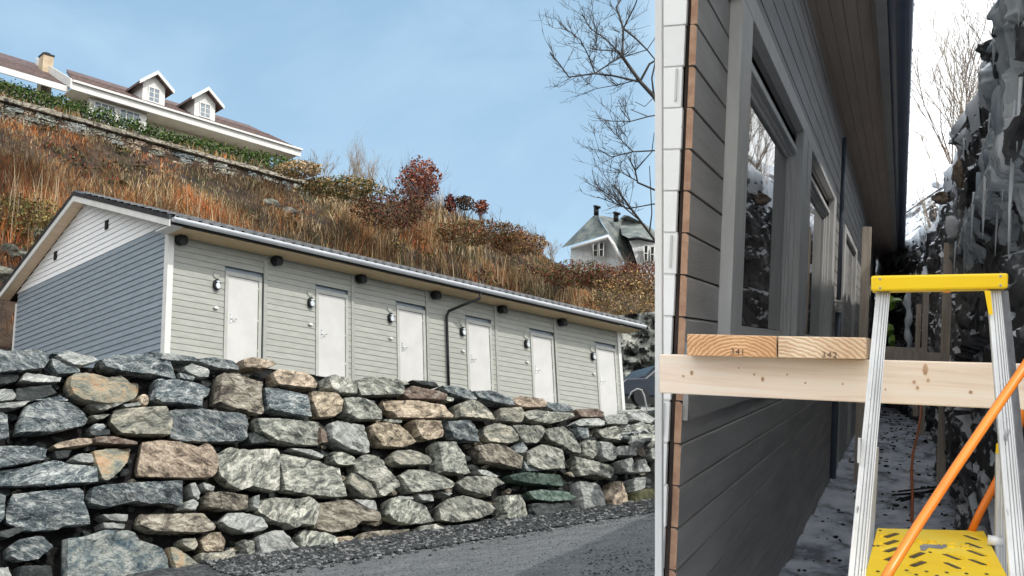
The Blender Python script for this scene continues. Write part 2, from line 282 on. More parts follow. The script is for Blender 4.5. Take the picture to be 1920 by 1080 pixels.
# ------------------------------------------------------------------ stone retaining wall
PN = -G_ + np.array([0, 0, .15]); PN /= np.linalg.norm(PN)
P0 = F0 - G_ * 2.4 + np.array([0, 0, 4.3])
PU = H_; PV = np.cross(PN, PU); PV = PV if PV[2] > 0 else -PV
def wuv(px, py):
    D = hit(px, py, P0, PN) - P0; return Vector((D @ PU, D @ PV))
MW = Matrix((PU, -PN, PV)).transposed()          # local x along wall, -y outwards, z up the face
WR = root('stone_retaining_wall', P0 - PV * 4.4, MW, label='dry stacked wall of big rough grey and ochre boulders below the garage row', cat='retaining wall')
OFF = 4.4
STONES = """b -15,658 23,661 72,652 92,665 90,677 80,692 -15,703
b 94,664 122,657 155,662 108,667
w 103,667 133,662 175,667 186,674 160,685 138,688 113,677
b 94,672 117,680 147,690 150,698 137,700 107,703 98,693
b 182,677 208,668 283,664 320,678 333,713 315,708 283,702 225,698 190,690
w 45,700 80,704 117,707 113,716 58,718 37,715
T 128,707 143,701 180,702 197,710 228,703 245,717 260,718 262,733 253,748 230,757 192,758 150,753 130,743 123,727
g 165,757 228,758 213,764 185,770
d 32,727 93,723 103,740 72,748 55,755 30,750
w -8,730 20,732 28,742 25,750 -8,752
w -8,757 55,753 40,764 -8,765
b 45,762 75,753 133,753 160,773 167,785 160,797 133,803 87,813 27,815 32,797
b -10,772 12,778 14,800 17,820 -10,828
b 176,795 192,795 197,802 188,808 175,805
g 170,781 208,776 190,787 176,786
G 215,768 242,765 305,765 313,782 317,795 313,818 230,812 208,790
t 265,740 275,742 278,752 273,761 263,755 259,748
w 230,759 260,755 265,760 235,764
b 290,712 333,713 375,718 397,728 393,738 383,747 378,764 363,760 327,756 300,758 283,752 286,740 289,722
b 281,659 313,664 363,671 370,680 317,676 295,673
w 342,688 358,683 387,692 392,700 390,708 367,706 345,695
b 335,699 365,708 361,714 337,709
b 370,673 400,671 437,677 448,695 408,690 393,686 372,678
t 447,677 467,672 515,675 520,683 500,690 453,692
R 408,703 443,700 460,708 493,715 493,747 498,770 492,777 433,768 402,757 407,727
b 498,723 530,730 573,743 578,785 540,778 503,769
t 508,700 523,692 547,697 570,697 583,707 593,722 585,731 517,722 512,713
t 580,735 600,735 630,738 641,752 638,773 625,782 597,784 588,768 581,750
b 317,768 375,767 407,772 455,780 458,800 460,822 450,830 428,829 342,827 320,820
g 472,787 500,787 600,790 610,803 613,818 613,834 550,834 513,829 480,810
d 463,812 478,812 503,830 470,832
g 609,707 625,703 663,712 672,720 670,738 633,738 613,728
g 674,710 693,707 715,710 743,717 752,730 750,742 678,740 672,722
r 757,732 773,723 817,735 832,742 830,753 808,750 767,747 758,740
g 740,711 760,713 768,720 753,723
d 770,713 795,715 813,717 822,726 792,722
b 824,724 858,725 882,732 895,748 885,751 835,737
g 833,743 850,747 847,753 835,752
g 641,747 670,745 698,753 715,773 715,787 667,788 646,777
t 717,750 770,750 828,762 833,773 845,782 843,786 767,784 745,783 733,771 723,768
G 852,760 873,752 892,752 913,762 925,775 931,786 855,784
g 717,787 753,788 753,793 720,792
w 613,795 627,791 680,797 690,817 695,848 687,850 647,843 615,825
t 690,800 702,794 745,797 758,808 783,828 760,839 717,837 697,818
t 770,788 823,790 832,812 827,820 800,826 785,818
b 830,792 880,788 897,808 902,828 848,824 838,810
r 600,801 610,806 612,830 600,832
b 887,733 915,733 957,747 962,762 948,760 910,750 895,745
t 962,750 973,742 1010,750 1020,760 1016,765 977,762
b 1020,752 1057,758 1067,767 1067,773 1037,772
r 1080,767 1117,767 1128,775 1127,783 1087,782
w 1130,778 1160,778 1173,787 1173,797 1157,795 1138,795
G 938,765 972,765 978,778 975,793 940,788
g 980,772 1003,768 1043,775 1067,777 1070,783 1060,788 1030,795 993,787
w 1080,793 1090,785 1117,785 1128,792 1127,800 1087,798
G 908,800 928,794 953,800 963,817 965,828 953,833 917,828 908,815
g 957,797 1010,800 1018,807 1013,823 1003,832 982,830 965,807
g 1020,805 1052,800 1070,813 1087,840 1087,850 1073,848 1053,837 1027,825 1017,813
b 1073,803 1102,803 1105,820 1087,823
g 1117,803 1152,800 1177,813 1187,825 1170,828 1133,820
g 1093,825 1113,827 1117,850 1110,860 1095,855
w 1118,828 1143,832 1157,847 1155,860 1143,865 1128,858
w 1158,837 1190,835 1190,855 1160,853
r 1192,840 1205,838 1208,852 1200,858 1193,850
w 1183,775 1208,773 1232,790 1228,800 1185,787
t 1207,808 1235,812 1235,830 1210,825
w 1220,840 1240,842 1240,865 1222,860
b 965,840 977,830 985,842 980,850 967,848
g 990,845 1017,833 1053,843 1058,858 1055,880 1010,882 990,872
b 980,862 988,875 1008,884 985,884
R 890,836 915,832 943,835 965,850 980,857 975,880 943,873 905,865 897,850
g 812,830 855,828 873,853 875,872 882,887 870,890 823,887 818,858
G 732,857 743,845 775,844 800,855 808,865 803,872 743,873 733,867
g 623,847 642,848 663,858 662,872 637,873 625,865
g 663,867 680,853 695,853 715,862 720,880 743,903 745,913 717,933 710,930 702,907 670,888
G 652,907 660,885 697,907 703,933 693,935 672,928
g 523,850 537,851 600,865 618,873 638,877 638,905 644,934 620,935 590,931 563,928 527,922 523,880
w 540,841 580,843 606,854 604,860 570,850
g 407,850 430,838 455,844 513,843 518,850 517,923 500,922 467,913 450,920 433,913 413,893 407,865
t 267,828 300,825 333,830 367,842 380,833 393,840 403,860 402,887 393,897 360,898 300,895 260,892 257,880 262,860
b -10,838 67,837 88,842 85,862 50,868 -10,880
b -10,883 55,875 100,863 130,873 175,878 180,907 93,910 -10,912
t 98,835 117,828 150,822 172,823 170,833 133,838 107,841
r 175,820 210,819 258,829 257,834 178,830
d 102,846 132,845 125,858 107,860
w 132,862 145,851 173,852 175,868 150,867
T 172,846 205,841 247,841 240,867 212,893 195,905 183,900 177,870
b 25,925 60,922 90,922 142,917 152,922 150,943 158,960 163,975 161,986 114,988 107,994 62,996 46,995 27,985 12,980 12,960 20,935
b 160,933 167,915 203,910 300,902 345,900 344,950 322,943 300,943 283,945 250,940 200,952 160,947
w 356,907 365,905 373,925 370,938 361,930
w 350,942 360,937 370,943 365,957 347,953
w 378,905 402,912 400,920 382,918
R 384,927 408,923 467,928 467,953 442,957 384,953
g 483,937 513,932 547,938 573,932 592,948 590,970 583,988 560,983 550,992 533,980 520,980 485,958
w 475,932 484,928 483,956 474,950
R 593,943 622,940 647,937 672,947 707,963 707,980 672,978 660,990 625,1000 588,992 597,958
w 658,937 702,939 708,958 680,950
g 727,937 737,933 770,940 797,950 808,970 815,978 787,982 758,984 735,975 724,965
g 825,950 840,935 868,929 900,940 922,955 912,966 890,975 850,980 828,975
w 780,925 810,928 812,940 788,938
w 745,930 772,932 772,937 748,936
w 823,921 847,925 840,930
g 748,892 767,880 798,880 833,897 845,910 840,917 767,925 760,917 757,903
g 858,905 875,893 920,895 940,908 918,917 915,932 890,925 867,915
w 887,882 910,882 937,892 930,897 900,892
k 945,893 977,887 1052,890 1060,905 1055,912 993,907 955,902
k 987,922 1013,918 1060,922 1078,932 1070,939 1027,941 998,937
g 935,930 977,927 983,943 988,967 977,976 943,973 938,950
d 990,945 1030,943 1070,942 1078,962 1040,970 995,968
g 1075,855 1102,862 1135,873 1148,885 1140,898 1107,890 1087,892
w 1082,902 1117,907 1127,920 1135,953 1120,962 1092,958
t 1138,935 1150,902 1165,903 1175,925 1177,950 1147,957
w 1158,865 1183,858 1188,887 1170,885
w 1193,863 1210,860 1217,885 1192,887
w 1185,897 1207,895 1208,915 1190,922
m 1183,925 1205,918 1240,915 1240,952 1188,953
b 15,1027 37,1011 75,1005 92,1018 100,1025 88,1035 70,1049 37,1053 18,1044
B 117,1011 144,1010 169,1002 187,995 237,996 251,998 258,1013 306,1026 316,1047 320,1070 318,1095 117,1095
R 262,964 382,962 403,989 398,996 370,1000 321,999 286,997 255,985
w 414,978 427,962 455,962 490,972 499,989 490,996 455,1000 427,989
T 314,1026 328,1028 364,1052 385,1071 385,1092 335,1092 320,1050
G 340,1011 364,1009 371,1020 364,1031 342,1023
t 376,1013 392,1000 410,999 420,1017 416,1034 382,1034
G 372,1037 416,1036 434,1028 441,1057 420,1080 392,1088
w 479,1008 505,997 528,995 540,1007 558,1025 550,1050 505,1058 488,1050 482,1030
g 563,1003 570,993 587,995 613,1002 625,1007 633,1033 613,1042 567,1043
t 627,1008 658,1005 665,1017 653,1033 635,1033
R 667,1015 680,998 763,993 770,1008 763,1020 680,1022
g 787,987 813,983 847,997 843,1010 800,1010 787,1000
g 860,985 905,977 940,980 945,992 870,997
w 188,965 238,965 236,978 205,975
w 190,980 232,983 230,992 195,990
w -5,1065 15,1063 22,1085 -5,1085
b -10,925 8,930 6,975 -10,985
d 35,1062 95,1060 100,1090 30,1090
b 112,742 128,750 126,752 60,752
d 168,808 206,806 204,816 170,817
d -12,700 36,704 30,716 -12,722
d 105,968 -10,1000 -10,1008 12,1010
g 455,1012 475,1015 478,1040 462,1040"""
ST['T'] = mat('stone_ochre_rust_stain', [(.06, .08, .09), (.2, .21, .175), (.34, .3, .21), (.42, .27, .16)], 1.6, 9, .78, 1.0, 10, (1, 1, 2.0), rnd=.1, dist=1.2, bdist=.05, nrough=.72)
ST['G'] = mat('stone_grey_with_ochre', [(.045, .05, .046), (.24, .24, .2), (.5, .46, .36)], 2.2, 9, .78, 1.0, 10, (1, 1, 2.2), rnd=.12, rot=.6, dist=1., bdist=.05, nrough=.72, speck=(28, .62, (.08, .085, .07)))
ST['R'] = mat('stone_brown_grey', [(.022, .02, .018), (.14, .12, .095), (.33, .3, .235), (.5, .47, .4)], 3.2, 10, .8, 1.0, 12, (1, 1, 2.6), rnd=.15, rot=.5, dist=.9, bdist=.06, nrough=.72)
ST['B'] = mat('stone_blue_grey_big', [(.02, .045, .065), (.12, .15, .155), (.26, .28, .26), (.38, .39, .36)], 4, 12, .75, 1.0, 9, (1, 1, 1.6), rnd=.05, dist=.4, speck=(22, .6, (.08, .12, .14)), bdist=.05, nrough=.72)
def make_stone(poly, thick, seed, amp=1.0):
    # poly: list of Vector2 (wall plane). Returns MB, local coordinates, -y outwards
    n0 = len(poly); c = sum(poly, Vector((0, 0))) / n0
    A = sum(poly[i].x * poly[(i + 1) % n0].y - poly[(i + 1) % n0].x * poly[i].y for i in range(n0)) / 2
    if A < 0: poly = poly[::-1]
    size = math.sqrt(abs(A)) + .02
    per = sum((poly[(i + 1) % n0] - poly[i]).length for i in range(n0))
    nt = max(14, min(46, int(per / .055)))
    pts = []
    for i in range(n0):
        a, b = poly[i], poly[(i + 1) % n0]; k = max(1, round(nt * (b - a).length / per))
        for j in range(k):
            pts.append(a.lerp(b, j / k))
    # round the corners a little, then roughen
    pts = [pts[i] * .84 + (pts[i - 1] + pts[(i + 1) % len(pts)]) * .08 for i in range(len(pts))]
    pts = [p + (p - c).normalized() * (.006 + .02 * noise.noise(Vector((p.x * 20, p.y * 20, seed + 9))) + .012 * noise.noise(Vector((p.x * 9, p.y * 9, seed)))) for p in pts]
    n = len(pts); mb = MB()
    tx, ty = random.uniform(-.22, .22), random.uniform(-.28, .12)
    e = min(.05, size * .09)
    def hgt(q, w_):
        r = Vector((q.x * 2.0, q.y * 4.0, seed * 3.1)); k_ = min(1, size * 1.3)
        a1 = noise.noise(r); a2 = noise.noise(r * 2.3 + Vector((4, 1, 0)))
        st_ = round(a2 * 3.2) / 3.2
        return .02 + w_ * (.055 * min(1, size * 1.4) + (q.x - c.x) * tx + (q.y - c.y) * ty + amp * k_ * (.04 * a1 + .05 * facet(r, .75, seed) + .022 * facet(r, 2.2, seed) + .02 * a2 + .016 * noise.noise(r * 7)))
    for sc_, dy in ((.74, -thick - .25), (.93, -thick * .6), (.985, -.03)):
        for p in pts:
            q = c + (p - c) * sc_; mb.v.append((q.x, -dy, q.y))
    ring = [c + (p - c) * (.985 - e / size * random.uniform(.1, .45)) for p in pts]
    for q in ring: mb.v.append((q.x, -min(.16, hgt(q, .93)), q.y))
    for k in range(3):
        for i in range(n):
            j = (i + 1) % n; mb.face((k * n + i, k * n + j, (k + 1) * n + j, (k + 1) * n + i))
    x0, x1 = min(p.x for p in ring), max(p.x for p in ring); y0, y1 = min(p.y for p in ring), max(p.y for p in ring)
    sp = max(.04, size / 11); inner = []; R2 = [tuple(c + (q - c) * .93) for q in ring]; yy_ = y0
    while yy_ < y1:
        xx_ = x0
        while xx_ < x1:
            q = (xx_ + random.uniform(-.4, .4) * sp, yy_ + random.uniform(-.4, .4) * sp)
            if inside2(q[0], q[1], R2): inner.append(Vector(q))
            xx_ += sp
        yy_ += sp
    allp = [Vector(q) for q in ring] + inner
    ov, oe, of, orig, _, _ = delaunay_2d_cdt(allp, [(i, (i + 1) % n) for i in range(n)], [], 1, 1e-6)
    mp_ = []
    for vi, v in enumerate(ov):
        src = orig[vi]
        if src and src[0] < n: mp_.append(3 * n + src[0])
        else: mp_.append(len(mb.v)); mb.v.append((v.x, -min(.17, hgt(v, 1.0)), v.y))
    for f in of: mb.face([mp_[q] for q in f])
    return mb
def inside2(x, y, P):
    c_ = False; n_ = len(P)
    for i in range(n_):
        x1, y1 = P[i]; x2, y2 = P[(i + 1) % n_]
        if (y1 > y) != (y2 > y) and x < (x2 - x1) * (y - y1) / (y2 - y1) + x1: c_ = not c_
    return c_
polys = []
WLAB = {'T': 'ochre stone with a rust red stain', 'm': 'mossy olive boulder'}
for i, ln in enumerate(STONES.split('\n')):
    p = ln.split(); k = p[0]; pp = [tuple(map(float, q.split(','))) for q in p[1:]]
    polys.append(pp)
    uv = [wuv(*q) + Vector((0, OFF)) for q in pp]
    mb = make_stone(uv, .38, i * 1.37)
    o = build('stone', mb, ST[k], WR)
    if k in WLAB: o['label'] = WLAB[k]
# small packing stones in the gaps
def inside(x, y, P, grow=0):
    c = False; n = len(P)
    for i in range(n):
        x1, y1 = P[i]; x2, y2 = P[(i + 1) % n]
        if (y1 > y) != (y2 > y) and x < (x2 - x1) * (y - y1) / (y2 - y1) + x1: c = not c
    return c
def dist_poly(x, y, P):
    if inside(x, y, P): return -1
    d = 1e9
    for i in range(len(P)):
        x1, y1 = P[i]; x2, y2 = P[(i + 1) % len(P)]
        t = max(0, min(1, ((x - x1) * (x2 - x1) + (y - y1) * (y2 - y1)) / ((x2 - x1) ** 2 + (y2 - y1) ** 2 + 1e-9)))
        d = min(d, math.hypot(x - x1 - t * (x2 - x1), y - y1 - t * (y2 - y1)))
    return d
top_line = [(-20, 668), (280, 672), (500, 690), (650, 712), (850, 738), (1000, 757), (1100, 775), (1240, 790)]
bot_line = [(-20, 1100), (560, 1100), (700, 1035), (900, 1000), (1240, 955)]
def interp(L_, x):
    return float(np.interp(x, [a for a, b in L_], [b for a, b in L_]))
pk = {0: MB(), 1: MB()}; cnt = 0; placed = []
for _ in range(6000):
    x = random.uniform(-10, 1238); y = random.uniform(interp(top_line, x) + 4, interp(bot_line, x))
    if min(dist_poly(x, y, P) for P in polys if abs(P[0][0] - x) < 200) < 2.0: continue
    dd = min(dist_poly(x, y, P) for P in polys if abs(P[0][0] - x) < 200)
    r = random.uniform(3.0, 7) if dd < 7 else random.uniform(5, 10)
    if any(math.hypot(x - a, y - b) < (r + q) * .75 for a, b, q in placed): continue
    placed.append((x, y, r)); cnt += 1
    if cnt > 330: break
    asp = random.uniform(1.1, 2.6); rotn = random.uniform(-.5, .5); nn = random.randint(5, 7)
    P = []
    for k in range(nn):
        a = 2 * math.pi * (k + random.uniform(-.25, .25)) / nn; u, v = math.cos(a) * r * asp * .8, math.sin(a) * r * .8
        P.append(wuv(x + u * math.cos(rotn) - v * math.sin(rotn), y + u * math.sin(rotn) + v * math.cos(rotn)) + Vector((0, OFF)))
    mb = make_stone(P, .1, cnt * .71, .5); tgt = pk[0 if random.random() < .8 else 1]
    b = len(tgt.v); dep = random.uniform(.2, .36); tgt.v += [(a, bb + dep, c) for a, bb, c in mb.v]
    for f in mb.f: tgt.face([b + q for q in f])
build('packing_stones', pk[0], ST['d'], WR, kind='stuff', label='small dark wedge stones packed in the joints')
build('packing_stones', pk[1], ST['R'], WR, kind='stuff', label='small brown wedge stones packed in the joints')
bf = MB(); nx, nz = 90, 26
for j in range(nz):
    for i in range(nx):
        px = -60 + 1320 * i / (nx - 1); y0, y1 = interp(top_line, px) + 8, 1110
        u = wuv(px, y0 + (y1 - y0) * j / (nz - 1)); bf.v.append((u.x, .36 + .12 * noise.noise(Vector((u.x * 3, u.y * 4, 0))), u.y + OFF))
for j in range(nz - 1):
    for i in range(nx - 1): bf.face((j * nx + i, (j + 1) * nx + i, (j + 1) * nx + i + 1, j * nx + i + 1))
build('backfill', bf, M['backfill'], WR)
# gravel verge along the foot
def scatter_rocks(name, n, fn, size, mats, seed, **k):
    r = random.Random(seed); mbs = [MB() for _ in mats]
    for i in range(n):
        P, s = fn(r); s *= r.uniform(*size); mb = mbs[r.randrange(len(mats))]; b = len(mb.v)
        ax = Vector((r.uniform(.6, 1.3), r.uniform(.6, 1.3), r.uniform(.4, .8)))
        vs = [(1, 0, 0), (-1, 0, 0), (0, 1, 0), (0, -1, 0), (.5, .5, .9), (-.6, .2, -.8), (-.5, -.5, .7), (.4, -.3, -.9)]
        rt = Matrix.Rotation(r.uniform(0, 6.3), 3, 'Z')
        V = [rt @ Vector((a * ax.x * s * r.uniform(.8, 1.2), bb * ax.y * s, c * ax.z * s)) for a, bb, c in vs]
        mb.v += [tuple(Vector(P) + q) for q in V]
        for f in [(0, 2, 4), (2, 1, 4), (1, 6, 4), (1, 3, 6), (3, 0, 6), (0, 4, 6), (0, 7, 2), (2, 7, 5), (2, 5, 1), (1, 5, 3), (3, 5, 7), (3, 7, 0)]: mb.face([b + q for q in f])
    objs = []
    for mb, m in zip(mbs, mats): objs.append(single(name, mb, m, kind='stuff', **k))
    return objs
foot = [(-20, 1085), (470, 1080), (560, 1062), (700, 1035), (800, 1013), (900, 1000), (1000, 975), (1100, 962), (1240, 945)]
M['grav1'] = mat('dark_gravel', [(.015, .018, .021), (.045, .05, .055)], 20, 3, .85)
M['grav2'] = mat('pale_gravel', [(.1, .105, .11), (.2, .205, .205)], 20, 3, .85)
def gr(r):
    px = r.uniform(380, 1240); t = r.uniform(-.3, 1.25) if r.random() < .8 else abs(r.gauss(0, .9)); py = interp(foot, px)
    P = hit(px, py, P0, PN); P = P - G_ * t; z = groundz(P[0], P[1]); return (P[0], P[1], z + float(np.interp(t, [-.3, .1, .45, .95, 1.25], [.24, .22, .1, .02, .0])) + .01), 1 + .7 * max(0, .5 - t)
scatter_rocks('verge_gravel', 9000, gr, (.012, .07), [M['grav1'], M['grav1'], M['grav2'], ST['d']], 3, label='loose dark gravel heaped along the foot of the wall', cat='gravel')
# banked strip of dark gravel under the loose stones
vb = MB(); n = 80
for i in range(n):
    px = -40 + 1290 * i / (n - 1); P = hit(px, interp(foot, px), P0, PN)
    for j, (o_, h_) in enumerate([(.45, .25), (-.1, .22), (-.45, .1), (-.95, .015), (-1.25, -.03)]):
        Q = P + G_ * o_; jj = .04 * noise.noise(Vector((i * .6, j, 0))); vb.v.append((Q[0], Q[1], groundz(Q[0], Q[1]) + h_ + jj))
for i in range(n - 1):
    for j in range(4): vb.face((i * 5 + j, i * 5 + j + 1, (i + 1) * 5 + j + 1, (i + 1) * 5 + j), 0, True)
M['verge'] = mat('dark_verge', [(.01, .012, .014), (.03, .034, .038), (.08, .085, .085)], 9, 10, .9, .9, 40, bdist=.03, objoff=False)
single('verge', vb, M['verge'], kind='structure', label='bank of dark crushed gravel between wall and road')
def gr2(r):
    P = at(r.uniform(1090, 1250), r.uniform(1030, 1110), 1); 
    # meet the road plane
    k = -1.6 / (P[2] - RD[0] * P[0] - RD[1] * P[1]); P = P * k
    return (P[0], P[1], P[2] + .004), 1
def gr4(r):
    u, v = r.uniform(-2, 16), -3.6 - 9 * r.random() ** 1.3; P = wc(u, v, 0); return (P[0], P[1], roadfn(u, v)[2] + .002), 1
M['grav3'] = mat('road_grit', [(.06, .065, .07), (.16, .165, .17)], 20, 3, .9)
scatter_rocks('road_grit', 7000, gr4, (.006, .022), [M['grav3'], M['grav3'], M['grav1']], 15, label='fine grey grit strewn over the gravel road', cat='gravel')
scatter_rocks('road_gravel', 500, gr2, (.01, .03), [M['grav1'], M['grav1'], M['grav2']], 5, label='dark crumbs of gravel on the near edge of the road', cat='gravel')

# ------------------------------------------------------------------ terrace and garage row
ZB = 4.5
tb = MB(); tb.box(-14, 26, -2.35 + .3, 9.2, 0, 3.5)
M['terrace'] = mat('terrace_gravel', [(.12, .12, .12), (.25, .25, .24)], 3, 8, .9, .4, 30)
o = single('terrace', tb, M['terrace'], MH, (F0[0], F0[1], 0), kind='structure', label='gravel terrace behind the stone wall')
pl = MB(); pl.box(-.0, 17.35, 0.02, 8.7, 3.51, 4.6)
GR = root('storage_garage', (F0[0], F0[1], 0), MH, label='long low pale storage building with six white doors and black tiled roof', cat='garage')
build('plinth', pl, M['backfill'], GR)
LEN, WID, ZE, ZA, TA = 17.3, 8.7, 7.52, 9.22, 4.4
core = MB(); core.prism([(.06, 4.4), (WID - .06, 4.4), (WID - .06, 7.45), (TA, 9.25), (.06, 7.45)], 0, .06, LEN - .06)
build('wall_core', core, M['sid_gable'], GR)
doorL = [1.67, 4.46, 7.28, 10.01, 12.84, 16.06]; divs = [0, 2.77, 5.61, 8.36, 11.2, 13.95, 17.3]
DW, DT = .9, 6.66
PIT = .148
def board_mesh(L_, key, m, cache={}):
    k = (round(L_, 3), key)
    if k not in cache:
        mb = MB(); mb.prism([(0, 0), (-.022, 0), (-.022, .02), (-.012, PIT - .006), (0, PIT - .006)], 0, 0, L_); cache[k] = mb.mesh('siding_board', m)
    return cache[k]
row = 0; z = ZB + .02
while z < ZE - .02:
    for b in range(6):
        x0, x1 = divs[b] + (.12 if b == 0 else .05), doorL[b] - .1
        link('siding_board', board_mesh(x1 - x0, 'f', M['sid_front']), GR, (x0, 0, z))
        if z > DT + .1:
            x0, x1 = doorL[b] - .098, divs[b + 1] - .05
            link('siding_board', board_mesh(x1 - x0, 'f', M['sid_front']), GR, (x0, 0, z))
        elif divs[b + 1] - (doorL[b] + DW + .1) > .14:
            x0, x1 = doorL[b] + DW + .1, divs[b + 1] - .05
            link('siding_board', board_mesh(x1 - x0, 'f', M['sid_front']), GR, (x0, 0, z))
    z += PIT
for b, x in enumerate(divs[1:6]): build('divider_board', MB().box(x - .05, x + .05, -.045, 0, ZB, ZE), M['sid_front'], GR)
build('corner_board', MB().box(-.035, .12, -.05, 0, ZB, ZE).box(-.036, 0, 0.002, .12, ZB, ZE), M['white'], GR)
build('corner_board', MB().box(LEN - .12, LEN + .03, -.05, 0, ZB, ZE), M['white'], GR)
build('corner_board', MB().box(-.036, 0, WID - .12, WID, ZB, ZE - .2), M['white'], GR)
# gable boards, mitred to the roof slope
z = ZB + .02
while z < ZE + .12 + (ZA - ZE) - .04:
    def lim(zz):
        if zz < ZE - .04: return .125, WID - .125
        f = max(0, (zz - ZE - .12) / (ZA - ZE)); return f * TA + (.0 if f > 0 else .03), WID - f * (WID - TA) - (.0 if f > 0 else .03)
    zt = min(z + PIT - .006, ZE + .12 + (ZA - ZE) - .01); a0, a1 = lim(z); c0, c1 = lim(zt)
    if z < ZE - .04: c0, c1 = a0, a1
    if z >= ZE - .04 and z < ZE + .1: a0, a1, c0, c1 = max(a0, .03), min(a1, WID - .12), max(c0, .03), min(c1, WID - .12)
    mb = MB(); h_ = zt - z
    mb.hexa([(-.034, a0, 0), (0, a0, 0), (0, a1, 0), (-.034, a1, 0), (-.034, a0 + (c0 - a0) * .14, .02), (0, a0, .0201), (0, a1, .0201), (-.034, a1 + (c1 - a1) * .14, .02)])
    mb.hexa([(-.034, a0 + (c0 - a0) * .14, .0201), (-.001, a0, .0202), (-.001, a1, .0202), (-.034, a1 + (c1 - a1) * .14, .0201), (-.012, c0, h_), (-.001, c0, h_), (-.001, c1, h_), (-.012, c1, h_)])
    link('siding_board', mb.mesh('siding_board', M['sid_gable'] if z < ZE - .04 else M['sid_white']), GR, (0, 0, z), label=None if z < ZE - .04 else 'white gable board')
    z += PIT
for (t, zz) in ((3.1, 8.37), (6.1, 8.22)):
    build('gable_vent', MB().box(-.07, -.03, t - .07, t + .07, zz - .12, zz + .12), M['black'], GR)
# doors
def door(x):
    fr = MB()
    fr.box(x - .09, x, -.04, 0, ZB, DT + .1).box(x + DW, x + DW + .09, -.04, 0, ZB, DT + .1).box(x, x + DW, -.04, 0, DT, DT + .1)
    d = build('door', MB().box(x + .012, x + DW - .012, -.02, .02, ZB + .02, DT - .012), M['door'], GR, bev=.004)
    build('door_frame', fr, M['dframe'], d)
    hb = MB(); hb.box(x + .08, x + .13, -.035, -.02, 5.5, 5.68); hb.tube([(x + .105, -.035, 5.6), (x + .105, -.075, 5.6), (x + .24, -.075, 5.6)], .011, 8); hb.tube([(x + .105, -.02, 5.72), (x + .105, -.035, 5.72)], .022, 8)
    build('door_handle', hb, M['chrome'], d)
    build('threshold', MB().box(x - .0, x + DW, -.07, -.02, ZB - .01, ZB + .018), M['metal'], d)
    for hz_ in (4.85, 5.6, 6.4): build('hinge', MB().tube([(x + DW - .004, -.026, hz_), (x + DW - .004, -.026, hz_ + .1)], .009, 6), M['chrome'], d)
for x in doorL: door(x)
# oval bulkhead lamps, bell boxes, vents under the eaves
def oval(mb, cx, cz, rx, rz, y0, y1, n=16, m=0):
    mb.prism([(cx + rx * math.cos(2 * math.pi * k / n), cz + rz * math.sin(2 * math.pi * k / n)) for k in range(n)], 1, y0, y1, m)
lampx = [1.32, 4.18, 6.94, 9.74, 12.53, 15.77]
for i, x in enumerate(lampx):
    lb = MB(); oval(lb, x, 6.36, .095, .135, -.1, -.03); 
    lo = build('wall_lamp', lb, M['black'], GR)
    gb = MB(); oval(gb, x + .01, 6.33, .06, .075, -.125, -.1); oval(gb, x + .01, 6.43, .05, .02, -.125, -.1); build('lamp_cover', gb, M['lampglass'], lo)
    pb = MB(); oval(pb, x - .0, 5.8, .065, .032, -.08, -.03); build('bell_push', pb, M['white'], GR)
    nb = MB(); oval(nb, x + .0, 6.62, .09, .1, -.04, -.034); o_ = build('wall_disc', nb, M['sid_front'], GR)  # faint flat disc in the siding colour above the lamp
for x in [.27, 3.05, 5.84, 8.64, 11.43, 14.23]:
    vb_ = MB(); oval(vb_, x, 7.26, .14, .12, -.2, -.03, 14); oval(vb_, x, 7.2, .11, .09, -.24, -.2, 14); build('air_vent', vb_, M['black'], GR)
# roof
OV, SX = .68, .38
sl_ = (ZA - ZE) / TA
def rz(t): return ZE + .24 + sl_ * t if t <= TA else ZE + .24 + sl_ * TA - (t - TA) * sl_ * 1.0
slab = MB(); slab.prism([(-OV, rz(-OV)), (TA, rz(TA)), (WID + .5, rz(WID + .5)), (WID + .5, rz(WID + .5) - .1), (TA, rz(TA) - .1), (-OV, rz(-OV) - .1)], 0, -SX, LEN + SX)
build('roof_deck', slab, M['black'], GR)
# soffit: planks running along the eaves
nb_ = 5
for k in range(nb_):
    a, b2 = -OV + .03 + k * (OV - .05) / nb_, -OV + .03 + (k + 1) * (OV - .05) / nb_ - .008
    build('soffit_board', MB().box(-SX + .03, LEN + SX - .03, a, b2, ZE - .16, ZE - .14), M['soffit'], GR)
build('soffit_return', MB().box(-SX + .02, -.04, -OV + .02, -.0, ZE - .165, ZE - .13), M['white'], GR)
# barge boards and white verge soffit on the gable
def slope_board(mb, t0, t1, x0, x1, top, h, m=0):
    mb.hexa([(x0, t0, rz(t0) + top - h), (x1, t0, rz(t0) + top - h), (x1, t1, rz(t1) + top - h), (x0, t1, rz(t1) + top - h), (x0, t0, rz(t0) + top), (x1, t0, rz(t0) + top), (x1, t1, rz(t1) + top), (x0, t1, rz(t1) + top)], m)
for a, b2 in ((-OV - .02, TA), (TA, WID + .5)):
    mb = MB(); slope_board(mb, a, b2, -SX - .03, -SX - .002, .0, .17); build('barge_board', mb, M['white'], GR)
    mb = MB(); slope_board(mb, max(a, -OV), min(b2, WID + .45), -SX, -.04, -.102, .02); build('verge_soffit', mb, M['timber'] if a > 0 else M['white'], GR)
    mb = MB(); slope_board(mb, a, b2, -SX - .05, -SX + .12, .1, .11); build('verge_tiles', mb, M['tile'], GR)
gs = MB(); gs.box(-SX, LEN + SX, -OV - .05, -OV, rz(-OV) - .12, rz(-OV) + .02); build('fascia', gs, M['black'], GR)
gt = MB(); nG = 9
prof = [(-OV - .055 - .13 * (1 - math.cos(math.pi * k / nG)) / 2 * 1.0, rz(-OV) - .0 - .1 * math.sin(math.pi * k / nG)) for k in range(nG + 1)]
